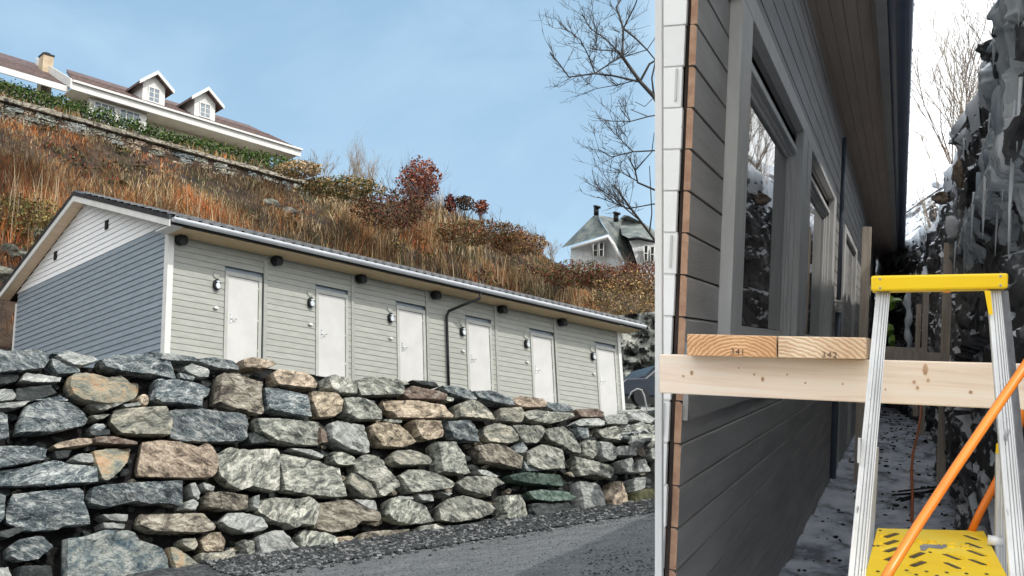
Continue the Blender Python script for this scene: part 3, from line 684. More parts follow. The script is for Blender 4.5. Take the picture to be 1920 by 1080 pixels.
gt.prism(prof + [(-OV - .18, rz(-OV) + .01), (-OV - .06, rz(-OV) + .01)], 0, -SX, LEN + SX); build('gutter', gt, M['metal'], GR)
dp = MB(); dp.tube([(9.75, -OV - .1, 7.36), (9.72, -OV - .1, 7.2), (9.4, -.4, 7.02), (9.12, -.13, 6.86), (9.07, -.09, 6.7), (9.07, -.09, 5.6), (9.07, -.09, 4.5)], .04, 10)
build('downpipe', dp, M['black'], GR)
# roof tiles
TW, TL = .3, .38
tm = MB(); K = 6
for j, (yy, zz) in enumerate(((0, .045), (TL + .04, .012))):
    for i in range(K + 1):
        x = TW * i / K; tm.v.append((x, yy * math.cos(math.atan(sl_)), yy * sl_ * math.cos(math.atan(sl_)) + zz + .05 * math.sin(2 * math.pi * i / K)))
for i in range(K + 1):
    x = TW * i / K; tm.v.append((x, 0, -.03 + .05 * math.sin(2 * math.pi * i / K)))
for i in range(K):
    tm.face((i, i + 1, K + 2 + i, K + 1 + i), 0, True); tm.face((2 * K + 2 + i, 2 * K + 3 + i, i + 1, i))
tme = tm.mesh('roof_tile', M['tile_grey'])
ncol = int((LEN + 2 * SX) / TW); rest = MB(); cth_ = math.cos(math.atan(sl_))
for r_ in range(14):
    t = -OV - .12 + r_ * TL * cth_
    if t > TA - .25: break
    for c_ in range(ncol):
        x = -SX + .05 + c_ * (LEN + 2 * SX - .06) / ncol
        if r_ < 5: link('roof_tile', tme, GR, (x, t, rz(t) + .1 + random.uniform(-.004, .004)))
        else:
            b = len(rest.v); rest.v += [(a + x, bb + t, c + rz(t) + .1) for a, bb, c in tm.v]
            for f in tm.f: rest.face([b + q for q in f], 0, True)
build('roof_tiles', rest, M['tile_grey'], GR, kind='stuff')
build('ridge_cap', MB().prism([(TA - .12, rz(TA) + .02), (TA, rz(TA) + .14), (TA + .12, rz(TA) + .02)], 0, -SX - .03, LEN + SX), M['tile'], GR)

# ------------------------------------------------------------------ hillside
crest = [(-60, 14.2), (-20, 16.5)] 
def cz(s):    # height of the crest at t=20
    return float(np.interp(s, [-40, -5, 3, 19, 24, 27, 35.6, 40.7, 50.6, 75], [17.5, 17.9, 18.0, 18.2, 18.6, 19.5, 19.0, 17.9, 18.0, 17.8]))
def hillz(s, t):
    base = 4.2
    f = max(0, min(1, (t - 9.2) / 10.8)); f2 = f ** .85
    bump = noise.fractal(Vector((s * .18, t * .22, 1.3)), 1, 2, 4) * .9 + noise.fractal(Vector((s * .6, t * .7, 9)), 1, 2, 3) * .25
    z = base + (cz(s) - base) * f2 + bump * (.25 + .75 * math.sin(math.pi * min(1, f))) * .8
    if t > 20: z = max(cz(s), 18.0) + .04 * (t - 20) + (.9 if s < 24 else 0)
    return z
M['hill'] = mat('hill_soil', [(.012, .008, .006), (.04, .024, .014), (.08, .05, .027)], .9, 10, .95, .8, 6, bdist=.15, objoff=False)
hs_ = sheet('hillside', lambda s, t: (s, t, hillz(s, t)), np.linspace(-40, 75, 180), list(np.linspace(9.2, 20, 40)) + [20.05, 21, 23, 26, 32, 45], M['hill'], kind='structure', label='steep overgrown hillside behind the garage row')
hs_.matrix_world = Matrix.Translation((F0[0], F0[1], 0)) @ MH.to_4x4()
# dry vegetation: merged blades
def blades(name, pts, hgt, wid, cols, lean=.25, seg=2, seed=0, fan=1, **k):
    r = np.random.default_rng(seed); n = len(pts); P = np.array(pts)
    if fan > 1: P = np.repeat(P, fan, 0) + r.normal(0, .06, (n * fan, 3)) * [1, 1, 0]; n = n * fan
    h = r.uniform(hgt[0], hgt[1], n) * (np.repeat(np.array(k.pop('hs')), fan) if 'hs' in k else 1)
    ang = r.uniform(0, 2 * math.pi, n); ln = r.normal(0, lean, (n, 2)); wd = r.uniform(wid[0], wid[1], n)
    wx, wy = np.cos(ang) * wd / 2, np.sin(ang) * wd / 2
    V = np.zeros((n, 2 * seg + 1, 3))
    for j in range(seg + 1):
        f = j / seg; cx = P[:, 0] + ln[:, 0] * h * f ** 1.7; cy = P[:, 1] + ln[:, 1] * h * f ** 1.7; z = P[:, 2] - .05 + h * f * (1 - .12 * f * (np.abs(ln).sum(1)))
        if j < seg:
            s = 1 - .45 * f
            V[:, 2 * j] = np.stack([cx - wx * s, cy - wy * s, z], 1); V[:, 2 * j + 1] = np.stack([cx + wx * s, cy + wy * s, z], 1)
        else: V[:, 2 * seg] = np.stack([cx, cy, z], 1)
    vn = 2 * seg + 1; base = np.arange(n) * vn; loops = []; starts = []; tot = []
    L1 = []
    for j in range(seg - 1):
        L1.append(np.stack([base + 2 * j, base + 2 * j + 1, base + 2 * j + 3, base + 2 * j + 2], 1))
    tri = np.stack([base + 2 * seg - 2, base + 2 * seg - 1, base + 2 * seg], 1)
    lp = np.concatenate([q.reshape(-1) for q in L1] + [tri.reshape(-1)])
    nq = n * (seg - 1); st = np.concatenate([np.arange(nq) * 4, nq * 4 + np.arange(n) * 3]); 
    me = bpy.data.meshes.new(name); me.vertices.add(n * vn); me.vertices.foreach_set('co', V.reshape(-1).astype(np.float32))
    me.loops.add(len(lp)); me.loops.foreach_set('vertex_index', lp.astype(np.int32)); me.polygons.add(len(st)); me.polygons.foreach_set('loop_start', st.astype(np.int32))
    me.update(calc_edges=True); me.validate()
    ca = me.color_attributes.new('Col', 'FLOAT_COLOR', 'POINT'); C = np.array(cols)
    ci = k.pop('ci') if 'ci' in k else r.integers(0, len(C), n)
    if len(ci) != n: ci = np.repeat(ci, fan)
    cc = C[ci] * (r.uniform(.28, 1.1, n) ** 1.0)[:, None] * np.repeat(np.array([max(.35, .9 + 1.0 * noise.noise(Vector((q[0] * .45, q[1] * .45, q[2] * .45)))) for q in pts]), fan)[:, None]; cc = np.clip(cc, 0, 1)
    cc = np.concatenate([np.repeat(cc, vn, 0), np.ones((n * vn, 1))], 1); ca.data.foreach_set('color', cc.reshape(-1).astype(np.float32))
    me.materials.append(M['leaf']); return link(name, me, **k)
def leaves(name, cen, rad, n, size, cols, seed=0, shell=.55, parent=None, **k):
    r = np.random.default_rng(seed); d = r.normal(0, 1, (n, 3)); d /= np.linalg.norm(d, axis=1)[:, None]
    rr = shell + (1 - shell) * r.random(n) ** .6
    lump = np.array([1 + .28 * noise.noise(Vector(tuple(q * 2.2 + seed))) for q in d]); P = np.array(cen) + d * np.array(rad) * (rr * lump)[:, None]
    return leafpts(name, P, size, cols, r, parent, **k)
def leafpts(name, P, size, cols, r, parent=None, **k):
    n = len(P); a = r.normal(0, 1, (n, 3)); a /= np.linalg.norm(a, axis=1)[:, None]; b = np.cross(a, r.normal(0, 1, (n, 3))); b /= np.linalg.norm(b, axis=1)[:, None]
    s = r.uniform(size[0], size[1], n)[:, None]
    V = np.stack([P - a * s, P + b * s * .5, P + a * s, P - b * s * .5], 1).reshape(-1, 3)
    me = bpy.data.meshes.new(name); me.vertices.add(4 * n); me.vertices.foreach_set('co', V.reshape(-1).astype(np.float32))
    me.loops.add(4 * n); me.loops.foreach_set('vertex_index', np.arange(4 * n, dtype=np.int32)); me.polygons.add(n); me.polygons.foreach_set('loop_start', (np.arange(n) * 4).astype(np.int32)); me.update(calc_edges=True)
    ca = me.color_attributes.new('Col', 'FLOAT_COLOR', 'POINT'); C = np.array(cols)[r.integers(0, len(cols), n)] * r.uniform(.6, 1.35, n)[:, None]
    C = np.concatenate([np.repeat(np.clip(C, 0, 1), 4, 0), np.ones((4 * n, 1))], 1); ca.data.foreach_set('color', C.reshape(-1).astype(np.float32))
    me.materials.append(M['leaf']); return link(name, me, parent, **k)
def hp(s, t): q = wc(s, t, hillz(s, t)); return q
STRAW = (.4, .25, .11); RUST = (.42, .15, .048); BRN = (.13, .075, .04); OLV = (.12, .11, .04); PALE = (.55, .43, .27); GRN = (.07, .085, .025); DRK = (.035, .025, .018); RED = (.17, .04, .025)
pts, hs2, ci = [], [], []
r_ = random.Random(2)
while len(pts) < 82000:
    s, t = r_.uniform(-14, 60), 9.3 + 10.8 * r_.random() ** .8
    nz = noise.fractal(Vector((s * .22, t * .3, 3)), 1, 2, 3); n2 = noise.fractal(Vector((s * .3, t * .35, 20)), 1, 2, 3)
    d = .7 + .75 * nz
    if r_.random() > d: continue
    if s < 1 and t < 15 and r_.random() < .8: continue
    pts.append(hp(s, t)); 
    rust = max(0, 1 - s / 20) * 1.25 
    x = n2 + .35 * rust + r_.gauss(0, .22)
    c = 1 if x > .38 else (0 if x > .1 else (2 if x > -.15 else (3 if x > -.35 else 5)))
    if r_.random() < .16: c = 4
    ci.append(c); tall = (.55 + 1.0 * max(0, nz + .25)) * (.42 if t > 17.9 and s < 27 else 1) * (.6 if s > 38 else 1)
    hs2.append(tall * (.6 if c in (3, 5) else 1) * (1.0 if s < 32 else .75))
blades('dry_grass', pts, (.35, 1.25), (.012, .045), [STRAW, RUST, BRN, OLV, PALE, GRN], .26, 3, 4, fan=2, hs=hs2, ci=np.array(ci), kind='stuff', label='tall rust and straw coloured dead grass covering the hillside', cat='dry grass')
# tall pale leafless stems
pts = []
for _ in range(1300):
    s = r_.choice([r_.uniform(-6, 22), r_.uniform(18, 42)]); t = r_.uniform(12, 19.5)
    if noise.noise(Vector((s * .5, t * .2, 7))) < -.1 or (t > 16 and s < 26) or (s > 33 and t > 16): continue
    pts.append(hp(s, t))
blades('sapling_stems', pts, (1.0, 2.5), (.02, .055), [PALE, STRAW, (.42, .33, .22), BRN], .09, 3, 9, fan=3, kind='stuff', label='thin pale leafless sapling stems standing among the dead grass', cat='saplings')
# low leafy undergrowth clumps
P = []
for _ in range(380):
    s, t = r_.uniform(-14, 58), r_.uniform(9.4, 19.8)
    if s < 2 and t < 16: k = 2
    else: k = 1
    if noise.noise(Vector((s * .35, t * .4, 31))) < .0 and k == 1: continue
    c = hp(s, t); R_ = r_.uniform(.4, .95); m = int(150 * R_)
    for _ in range(m):
        d = Vector((r_.gauss(0, 1), r_.gauss(0, 1), abs(r_.gauss(0, .8)))).normalized() * R_ * r_.uniform(.5, 1)
        P.append((c[0] + d.x, c[1] + d.y, c[2] + d.z * .8))
leafpts('undergrowth', np.array(P), (.05, .13), [OLV, BRN, (.09, .075, .03), (.2, .16, .06), DRK, RED], rng, kind='stuff', label='low brown and olive brush tangled on the slope', cat='undergrowth')
# rocks showing through the slope
M['hillrock'] = mat('lichen_rock', [(.025, .025, .02), (.09, .09, .07), (.2, .2, .165)], 2.5, 9, .85, 1, 8, bdist=.06, rnd=.2)
def boulder(name, c, rad, m, seed, sub=3, parent=None, amp=.3, **k):
    bm = bmesh.new(); bmesh.ops.create_icosphere(bm, subdivisions=sub, radius=1)
    for v in bm.verts:
        p = v.co.copy(); q = p * 1.3 + Vector((seed, seed * .7, 0))
        f = 1 + amp * noise.noise(q) * 1.5 + amp * .5 * noise.noise(q * 2.7) + amp * .25 * noise.noise(q * 6)
        f = round(f * 7) / 7 * .5 + f * .5
        v.co = Vector((p.x * rad[0], p.y * rad[1], p.z * rad[2])) * f
    me = bpy.data.meshes.new(name); bm.to_mesh(me); bm.free(); me.materials.append(m)
    return link(name, me, parent, c, **k)
bl = [((510, 385), .5, 'mossy grey outcrop rock behind the roof ridge, right of the terrace wall stones'), ((540, 400), .45, 'smaller grey rock just right of the mossy outcrop'), ((20, 480), .6, 'lichen covered rock on the slope left of the gable roof'), ((8, 520), .6, 'pale rock lowest left beside the garage roof edge'), ((60, 440), .45, 'ochre lichen rock uphill of the gable roof slope'),
      ((970, 445), .7, 'dark outcrop rock below the crest near the red shrubs'), ((880, 425), .8, 'dark rock under the small red shrubs')]
for i, ((px, py), s, lb) in enumerate(bl):
    t = 17 if px > 100 else 13.5
    q = stz(px, py, t if py < 430 or px > 100 else 11.5); tt = 18 if px > 400 else 12
    # walk the ray until it meets the slope
    for D in np.arange(26, 70, .15):
        Pq = at(px, py, D); l_ = lc(Pq)
        if l_[1] > 9.3 and hillz(l_[0], l_[1]) > l_[2]: break
    boulder('hill_rock', tuple(Pq), (s, s * .8, s * .6), M['hillrock'], i * 3.3, label=lb, cat='rock', group='rocks on the hillside')

# terrace wall on the hill
TWR = root('terrace_wall', (F0[0], F0[1], 0), MH, label='long low terrace wall of flat stones with a slab coping high on the hillside', cat='terrace wall')
build('wall_core', MB().box(-8, 26.5, 20.08, 20.6, 16.6, 18.75), M['backfill'], TWR)
rr = random.Random(5); ns = 0
for rowi in range(6):
    s = -6 + rr.uniform(0, 1); zb = 18.72 - (rowi + 1) * .26
    while s < 26:
        L_ = rr.uniform(.45, 1.3)
        if ns < 240 and rr.random() < .93:
            hgt = .235; zz = zb
            pl_ = [Vector((s, zz)), Vector((s + L_ * .5, zz + rr.uniform(-.03, .02))), Vector((s + L_ - .03, zz)), Vector((s + L_ - rr.uniform(.02, .1), zz + hgt)), Vector((s + rr.uniform(0, .08), zz + hgt - rr.uniform(0, .04)))]
            mb = make_stone(pl_, .1, ns * .9, .4); mb.v = [(a, b + 20.05 + rr.uniform(-.05, .05), c) for a, b, c in mb.v]
            build('stone', mb, ST[rr.choice('ggGGttwwbR')], TWR); ns += 1
        s += L_
s = -7
while s < 26.5:
    L_ = rr.uniform(1.4, 2.4); build('coping_slab', MB().box(s, s + L_ - .03, 19.85, 20.65, 18.76 + rr.uniform(-.02, .02), 18.95 + rr.uniform(-.02, .02)), ST['R'], TWR, bev=.02); s += L_
# hedge
hg = []
hl = [stz(px, py, 21.2) for px, py in ((-60, 132), (0, 150), (125, 186), (200, 206), (300, 243), (420, 272), (560, 301))]
for s in np.arange(-6, 19.6, .02):
    top0 = float(np.interp(s, [q[0] for q in hl], [q[2] for q in hl]))
    for _ in range(16):
        tt = 21.2 + rr.uniform(-.35, .6); top = top0 + .1 * noise.noise(Vector((s * .8, 0, 0))) + .12 * noise.noise(Vector((s * 3, 2, 0)))
        zz = 18.75 + (top - 18.75) * rr.random() ** .6; hg.append(wc(s, tt, zz))
HR = root('garden_hedge', wc(3, 21.2, 18.9), label='clipped green hedge above the terrace wall in front of the white house', cat='hedge')
o = leafpts('hedge_foliage', np.array(hg), (.04, .1), [(.03, .075, .012), (.05, .11, .02), (.09, .15, .03), (.02, .04, .01), (.12, .14, .04)], rng, kind='stuff'); o.parent = HR; o.location = -Vector(HR.location)
st = MB()
for s in np.arange(-6, 19.5, .5): 
    a = wc(s, 21.3, 18.7); st.tube([a, a + np.array([.1, 0, 1.2])], .03, 4)
o = build('hedge_stems', st, M['bark'], HR, kind='stuff'); o.location = -Vector(HR.location)

# ------------------------------------------------------------------ white house on the hill
M['rooftile'] = mat('brown_roof_tile', [(.05, .03, .027), (.13, .08, .07)], 5, 5, .6, .2, rnd=.2)
M['cream'] = mat('cream_boards', [(.62, .6, .52), (.7, .68, .6)], 2, 4, .6)
M['pane'] = mat('pane_sky_blue', [(.12, .16, .2), (.2, .24, .28)], 1, 2, .08, spec=.8)
M['brick_ch'] = mat('chimney_render', [(.38, .3, .2), (.5, .4, .28)], 3, 5, .8, .3)
HH = root('hill_house', (F0[0], F0[1], 0), MH, label='white hilltop house with brown tiled roof, two gabled dormers and a chimney', cat='house')
t0, ze = 30.0, 25.55
build('house_wall', MB().box(11.6, 25.5, 31.4, 38, 19, 25.45), M['cream'], HH)
build('wing_wall', MB().box(-4, 11.2, 31.6, 38, 19, 25.3), M['cream'], HH)
def roofp(mb, s0, s1, tt0, zz0, tt1, zz1, th=.14):
    mb.hexa([(s0, tt0, zz0 - th), (s1, tt0, zz0 - th), (s1, tt1, zz1 - th), (s0, tt1, zz1 - th), (s0, tt0, zz0), (s1, tt0, zz0), (s1, tt1, zz1), (s0, tt1, zz1)])
PT = .64
build('roof', MB().hexa([(11.0, 30, 25.6), (26.9, 30, 25.6), (26.3, 35, 25.6 + 5 * PT), (12.8, 35, 25.6 + 5 * PT), (11.0, 30, 25.74), (26.9, 30, 25.74), (26.3, 35, 25.74 + 5 * PT), (12.8, 35, 25.74 + 5 * PT)]), M['rooftile'], HH)
build('wing_roof', MB().hexa([(-4, 30.4, 25.35), (11, 30.4, 25.35), (11.4, 35.4, 25.35 + 5 * .68), (-4, 35.4, 25.35 + 5 * .68), (-4, 30.4, 25.5), (11, 30.4, 25.5), (11.4, 35.4, 25.5 + 5 * .68), (-4, 35.4, 25.5 + 5 * .68)]), M['rooftile'], HH)
# tile courses as parts
for k in range(9):
    t = 30 + k * .36; z = 25.74 + (t - 30) * PT
    build('tile_course', MB().prism([(t - .02, z), (t - .02, z + .05), (t + .34, z + .34 * PT + .02), (t + .34, z + .34 * PT)], 0, 11 + k * .12, 26.9 - k * .04), M['rooftile'], HH)
for k in range(9):
    t = 30.4 + k * .36; z = 25.5 + (t - 30.4) * .68
    build('tile_course', MB().prism([(t - .02, z), (t - .02, z + .05), (t + .34, z + .34 * .68 + .02), (t + .34, z + .34 * .68)], 0, -4, 10.9), M['rooftile'], HH)
build('eaves_fascia', MB().box(10.9, 26.9, 29.9, 30.0, 25.2, 25.72), M['white'], HH)
build('eaves_gutter', MB().box(10.9, 26.95, 29.75, 29.898, 25.6, 25.72), M['white'], HH)
build('wing_fascia', MB().box(-4, 10.89, 30.3, 30.39, 25.15, 25.5), M['white'], HH)
build('eaves_soffit', MB().box(11.0, 26.8, 30.002, 31.39, 25.3, 25.34), M['cream'], HH)
build('end_barge', MB().prism([(29.9, 25.25), (29.9, 25.8), (35, 25.8 + 5.1 * PT), (35, 25.3 + 5.1 * PT)], 0, 10.8, 10.9), M['white'], HH)
def win(parent, s, z, wd, hg, t, nx=2, nz=2):
    f = MB(); b = .07
    f.box(s, s + wd, t - .06, t, z, z + b).box(s, s + wd, t - .06, t, z + hg - b, z + hg).box(s, s + b, t - .06, t, z + b, z + hg - b).box(s + wd - b, s + wd, t - .06, t, z + b, z + hg - b)
    for i in range(1, nx): x = s + wd * i / nx; f.box(x - .03, x + .03, t - .05, t, z + b, z + hg - b)
    for i in range(1, nz): y = z + hg * i / nz; f.box(s + b, s + wd - b, t - .045, t - .001, y - .025, y + .025)
    o = build('window', f, M['white'], parent)
    build('pane', MB().box(s + b, s + wd - b, t - .02, t - .005, z + b, z + hg - b), M['pane'], o)
build('bay_wall', MB().box(12.25, 15.9, 30.4, 31.39, 23.2, 25.28), M['white'], HH)
for s in (12.5, 14.1): win(HH, s, 23.95, 1.35, 1.2, 30.399, 3, 2)
def dormer(apx, apy, t):
    q = stz(apx, apy, t); s, za = q[0], q[2]; hw = 1.05; dh = .92; zb_ = za - 2.35
    d = build('dormer', MB().prism([(s - hw * .72, zb_ - .3), (s + hw * .72, zb_ - .3), (s + hw * .72, za - dh + .2), (s, za - .14), (s - hw * .72, za - dh + .2)], 1, t + .05, t + 3.2), M['white'], HH)
    rf = MB()
    for sg in (-1, 1):
        A = [(s, za + .02), (s + sg * hw * 1.1, za - dh), (s + sg * hw * 1.1, za - dh - .16), (s, za - .16)]
        rf.prism(A, 1, t - .3, t + 3.4)
    build('dormer_roof', rf, M['rooftile'], d)
    bg_ = MB()
    for sg in (-1, 1):
        A = [(s, za + .04), (s + sg * hw * 1.12, za - dh + .02), (s + sg * hw * 1.12, za - dh - .22), (s, za - .2)]
        bg_.prism(A, 1, t - .36, t - .3)
    build('dormer_barge', bg_, M['white'], d)
    # window
    f = MB(); wd, hg, b = .8, .98, .07; x0 = s - wd / 2; z0 = zb_ + .42; T = t + .05
    f.box(x0, x0 + wd, T - .06, T, z0, z0 + b).box(x0, x0 + wd, T - .06, T, z0 + hg - b, z0 + hg).box(x0, x0 + b, T - .06, T, z0 + b, z0 + hg - b).box(x0 + wd - b, x0 + wd, T - .06, T, z0 + b, z0 + hg - b)
    f.box(s - .03, s + .03, T - .05, T, z0 + b, z0 + hg - b)
    for i in (1, 2): y = z0 + hg * i / 3; f.box(x0 + b, x0 + wd - b, T - .045, T - .001, y - .02, y + .02)
    build('window', f, M['white'], d); build('pane', MB().box(x0 + b, x0 + wd - b, T - .03, T - .015, z0 + b, z0 + hg - b), M['pane'], d)
dormer(291, 137, 30.9); dormer(386, 167, 30.9)
q = stz(88, 150, 33); build('chimney', MB().box(q[0] - .32, q[0] + .32, 33, 33.6, q[2] - .9, q[2] + 1.55), M['brick_ch'], HH)
build('chimney_cap', MB().box(q[0] - .36, q[0] + .36, 32.96, 33.64, q[2] + 1.551, q[2] + 1.65).box(q[0] - .15, q[0] + .15, 33.15, 33.45, q[2] + 1.651, q[2] + 1.8), M['black'], HH)

# ------------------------------------------------------------------ bare trees and shrubs
def grow(mb, p, d, L_, r, depth, rnd, spread=.6, n=4, up=.15, kids=(2, 4)):
    pts = [Vector(p)]; dd = Vector(d).normalized(); k = 3 if depth else 2
    for i in range(k):
        dd = (dd + Vector((rnd.gauss(0, .13), rnd.gauss(0, .13), rnd.gauss(0, .13) + up * .3))).normalized(); pts.append(pts[-1] + dd * L_ / k)
    mb.tube(pts, [r * (1 - .55 * i / k) for i in range(k + 1)], n, cap=False)
    if depth <= 0: return
    for _ in range(rnd.randint(*kids)):
        i = rnd.randint(1, k); f = rnd.random(); b = pts[i - 1].lerp(pts[i], f)
        nd = (dd + Vector((rnd.gauss(0, spread), rnd.gauss(0, spread), rnd.gauss(0, spread) + up))).normalized()
        grow(mb, b, nd, L_ * rnd.uniform(.5, .75), max(r * .5, .0028), depth - 1, rnd, spread, 3 if depth < 2 else n, up, kids)
def shrub(name, px, py_base, D, hm, nst, label, m, rad=.02, spread=.35, depth=3, seed=1, cat='shrub', group=None, leafc=None, leafn=0, leafr=None):
    b = Vector(at(px, py_base, D)); rn = random.Random(seed); R_ = root(name, b, label=label, cat=cat, group=group)
    mb = MB()
    for i in range(nst):
        a = rn.uniform(0, 6.28); t = abs(rn.gauss(0, spread))
        grow(mb, Vector((math.cos(a) * .1, math.sin(a) * .1, -.4)), Vector((math.cos(a) * t, math.sin(a) * t, 1)), hm * rn.uniform(.6, .95), rad, depth, rn, .38, 4, .25, (3, 5))
    build('branches', mb, m, R_)
    if leafn: leaves('leaves', (0, 0, hm * .62), leafr, leafn, (.05, .11), leafc, seed, .3, R_, kind='stuff')
    return R_
M['twig_brown'] = mat('twigs_brown', [(.1, .065, .045), (.2, .14, .1)], 10, 3, .85)
M['twig_pale'] = mat('twigs_pale', [(.22, .17, .12), (.35, .28, .2)], 10, 3, .85)
shrub('red_bush', 788, 398, 50, 2.5, 9, 'rounded rust red bush standing on the crest against the sky', M['twig_brown'], .025, .4, 3, 11, leafc=[(.2, .05, .03), (.26, .09, .05), (.14, .04, .03), (.33, .16, .1)], leafn=2300, leafr=(1.05, 1.0, 1.15))
shrub('small_red_shrub', 845, 402, 52, .95, 5, 'smallest dark red shrub to the right of the rounded bush', M['twig_brown'], .02, .3, 2, 12, leafc=[(.16, .03, .025), (.09, .03, .02)], leafn=320, leafr=(.3, .3, .5))
shrub('small_red_shrub', 872, 400, 52, .9, 5, 'dark leafy shrub in the middle of the low crest shrubs', M['twig_brown'], .02, .3, 2, 13, leafc=[(.06, .04, .03), (.09, .05, .02)], leafn=380, leafr=(.5, .4, .4))
shrub('small_red_shrub', 902, 408, 52, .85, 5, 'orange red shrub rightmost on the crest', M['twig_brown'], .02, .3, 2, 14, leafc=[(.25, .07, .03), (.13, .04, .02)], leafn=320, leafr=(.4, .4, .4))
shrub('bare_shrub', 660, 345, 48, 1.7, 7, 'tall bare shrub with upright grey twigs beside the end of the hill house', M['twig_pale'], .022, .35, 3, 15, group='leafless shrubs on the crest')
shrub('bare_shrub', 690, 352, 49, 1.5, 7, 'bare shrub just left of the rounded red bush', M['twig_pale'], .02, .4, 3, 16, group='leafless shrubs on the crest')
shrub('bare_shrub', 605, 322, 47, .9, 6, 'low bare shrub nearest the gable end of the hill house', M['twig_pale'], .015, .5, 3, 17, group='leafless shrubs on the crest')
shrub('bare_shrub', 1000, 462, 54, 1.0, 6, 'bare twiggy shrub on the falling crest left of the grey villa', M['twig_brown'], .016, .5, 3, 18, group='leafless shrubs on the crest')
shrub('bare_shrub', 1035, 480, 56, .9, 6, 'low bare shrub touching the left of the villa roof', M['twig_pale'], .015, .5, 3, 19, group='leafless shrubs on the crest')
# dense brown bushes on the crest
for i, (px, py, D, rx, rz_, cc, lb) in enumerate([
    (735, 392, 49, 1.9, .9, [BRN, DRK, RED, (.15, .1, .05)], 'dark brown thicket at the foot of the rounded red bush'),
    (640, 352, 47, 2.0, .36, [OLV, STRAW, GRN], 'olive brush below the bare shrubs'),
    (560, 318, 46, 1.1, .35, [STRAW, OLV, PALE], 'straw coloured brush at the end of the hedge'),
    (900, 436, 51, 2.4, .5, [(.25, .09, .04), BRN, OLV], 'rusty brush along the falling crest'),
    (975, 458, 52, 1.5, .55, [(.22, .1, .05), BRN, STRAW], 'red brown brush ending the crest'),
    (1085, 515, 55, 2.0, .7, [RED, BRN, GRN], 'dark red and green brush below the villa wall'),
    (1150, 522, 56, 2.0, .6, [RED, BRN, (.25, .12, .07)], 'reddish brush in front of the villa windows'),
    (1212, 520, 52, 1.8, .75, [RED, (.1, .03, .02), BRN], 'dark crimson hedge bush at the far right of the slope'),
    (1190, 560, 48, 2.2, 1.2, [BRN, OLV, STRAW], 'brown bush above the rock face right of the garage'),
    (8, 628, 34, .9, .9, [DRK, (.02, .018, .012), (.03, .03, .02)], 'near black brush added to stand in for shadow in the gap left of the garage wall'),  # leaf colours near black, shadow between building and hill put into them
    (30, 420, 38, 2.2, 1.0, [OLV, (.25, .2, .07), GRN], 'yellow green brush left of the gable roof')]):
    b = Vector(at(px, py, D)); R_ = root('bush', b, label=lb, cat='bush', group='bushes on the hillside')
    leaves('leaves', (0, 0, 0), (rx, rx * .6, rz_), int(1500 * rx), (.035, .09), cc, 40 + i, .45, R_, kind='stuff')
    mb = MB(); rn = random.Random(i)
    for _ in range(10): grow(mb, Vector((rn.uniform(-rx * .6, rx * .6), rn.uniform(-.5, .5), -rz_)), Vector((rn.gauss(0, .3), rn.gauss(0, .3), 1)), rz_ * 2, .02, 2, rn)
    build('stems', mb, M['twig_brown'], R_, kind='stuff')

# bare tree whose crown leans in from the right
def zp(x, y): return (1000 + x / 2.25, y / 2.25)
TD = 13.0
TRt = root('bare_tree', at(1345, 900, TD), label='leafless dark tree reaching in from the right over the villa roof', cat='tree')
ob = Vector(TRt.location)
limbs = [([(620, 640), (560, 500), (510, 410), (450, 345), (375, 240), (355, 215)], .05),
 ([(375, 240), (380, 120), (350, 30), (395, -40)], .024), ([(380, 120), (430, 20), (450, -40)], .016), ([(355, 215), (300, 160), (240, 120), (205, 60)], .016),
 ([(450, 345), (340, 320), (260, 310), (150, 325), (110, 270), (70, 220)], .02), ([(260, 310), (230, 230), (200, 170), (110, 100)], .013),
 ([(260, 310), (350, 250), (480, 210), (520, 150)], .014), ([(355, 215), (265, 210), (265, 130)], .012), ([(440, 335), (370, 355), (260, 375)], .012),
 ([(380, 120), (430, 160), (480, 210), (520, 260)], .02), ([(450, 345), (490, 270), (540, 240), (600, 100)], .024), ([(560, 480), (490, 490), (410, 512), (300, 510)], .015),
 ([(410, 512), (380, 445)], .009), ([(480, 490), (410, 462)], .009), ([(620, 640), (510, 635), (420, 640), (330, 662), (275, 630)], .017), ([(420, 640), (340, 560)], .011),
 ([(620, 860), (510, 800), (440, 770), (430, 720), (400, 660)], .022), ([(440, 765), (340, 710)], .011), ([(640, 880), (510, 860), (400, 880), (270, 830)], .016),
 ([(640, 1120), (510, 1010), (450, 930), (390, 850), (340, 780)], .028), ([(450, 930), (330, 830), (270, 790)], .014), ([(490, 980), (500, 900), (490, 700)], .014), ([(430, 720), (500, 640), (510, 560)], .012),
 ([(510, 410), (500, 330), (560, 60)], .02), ([(510, 410), (470, 450), (430, 430)], .009)]
rn = random.Random(21); mb = MB(); tw = MB()
for li, (pp, r) in enumerate(limbs):
    off = rn.uniform(-.4, .4) if li else 0
    V = [Vector(at(*zp(*q), TD + off * (i / max(1, len(pp) - 1)))) - ob for i, q in enumerate(pp)]
    mb.tube(V, [max(.004, r * .7 * (1 - .5 * i / (len(V) - 1))) for i in range(len(V))], 5, cap=False)
    for i in range(len(V) - 1):
        seg = V[i + 1] - V[i]; d = seg.normalized()
        for _ in range(max(1, int(seg.length / .05))):
            b = V[i] + seg * rn.random(); 
            nd = d + Vector((rn.gauss(0, .65), rn.gauss(0, .5), rn.gauss(0, .65) + .25))
            px = b + ob
            if (px.x / px.y * 2040) + CX > 1250: continue
            grow(tw, b, nd, rn.uniform(.14, .4), .0042, 2, rn, .5, 3, .2, (1, 4))
build('limbs', mb, M['bark'], TRt); build('twigs', tw, M['bark'], TRt, kind='stuff')
tk = MB(); tr = [zp(690, 2100), zp(680, 1500), zp(640, 1120), zp(625, 860), zp(620, 640), zp(640, 300), zp(660, -100)]
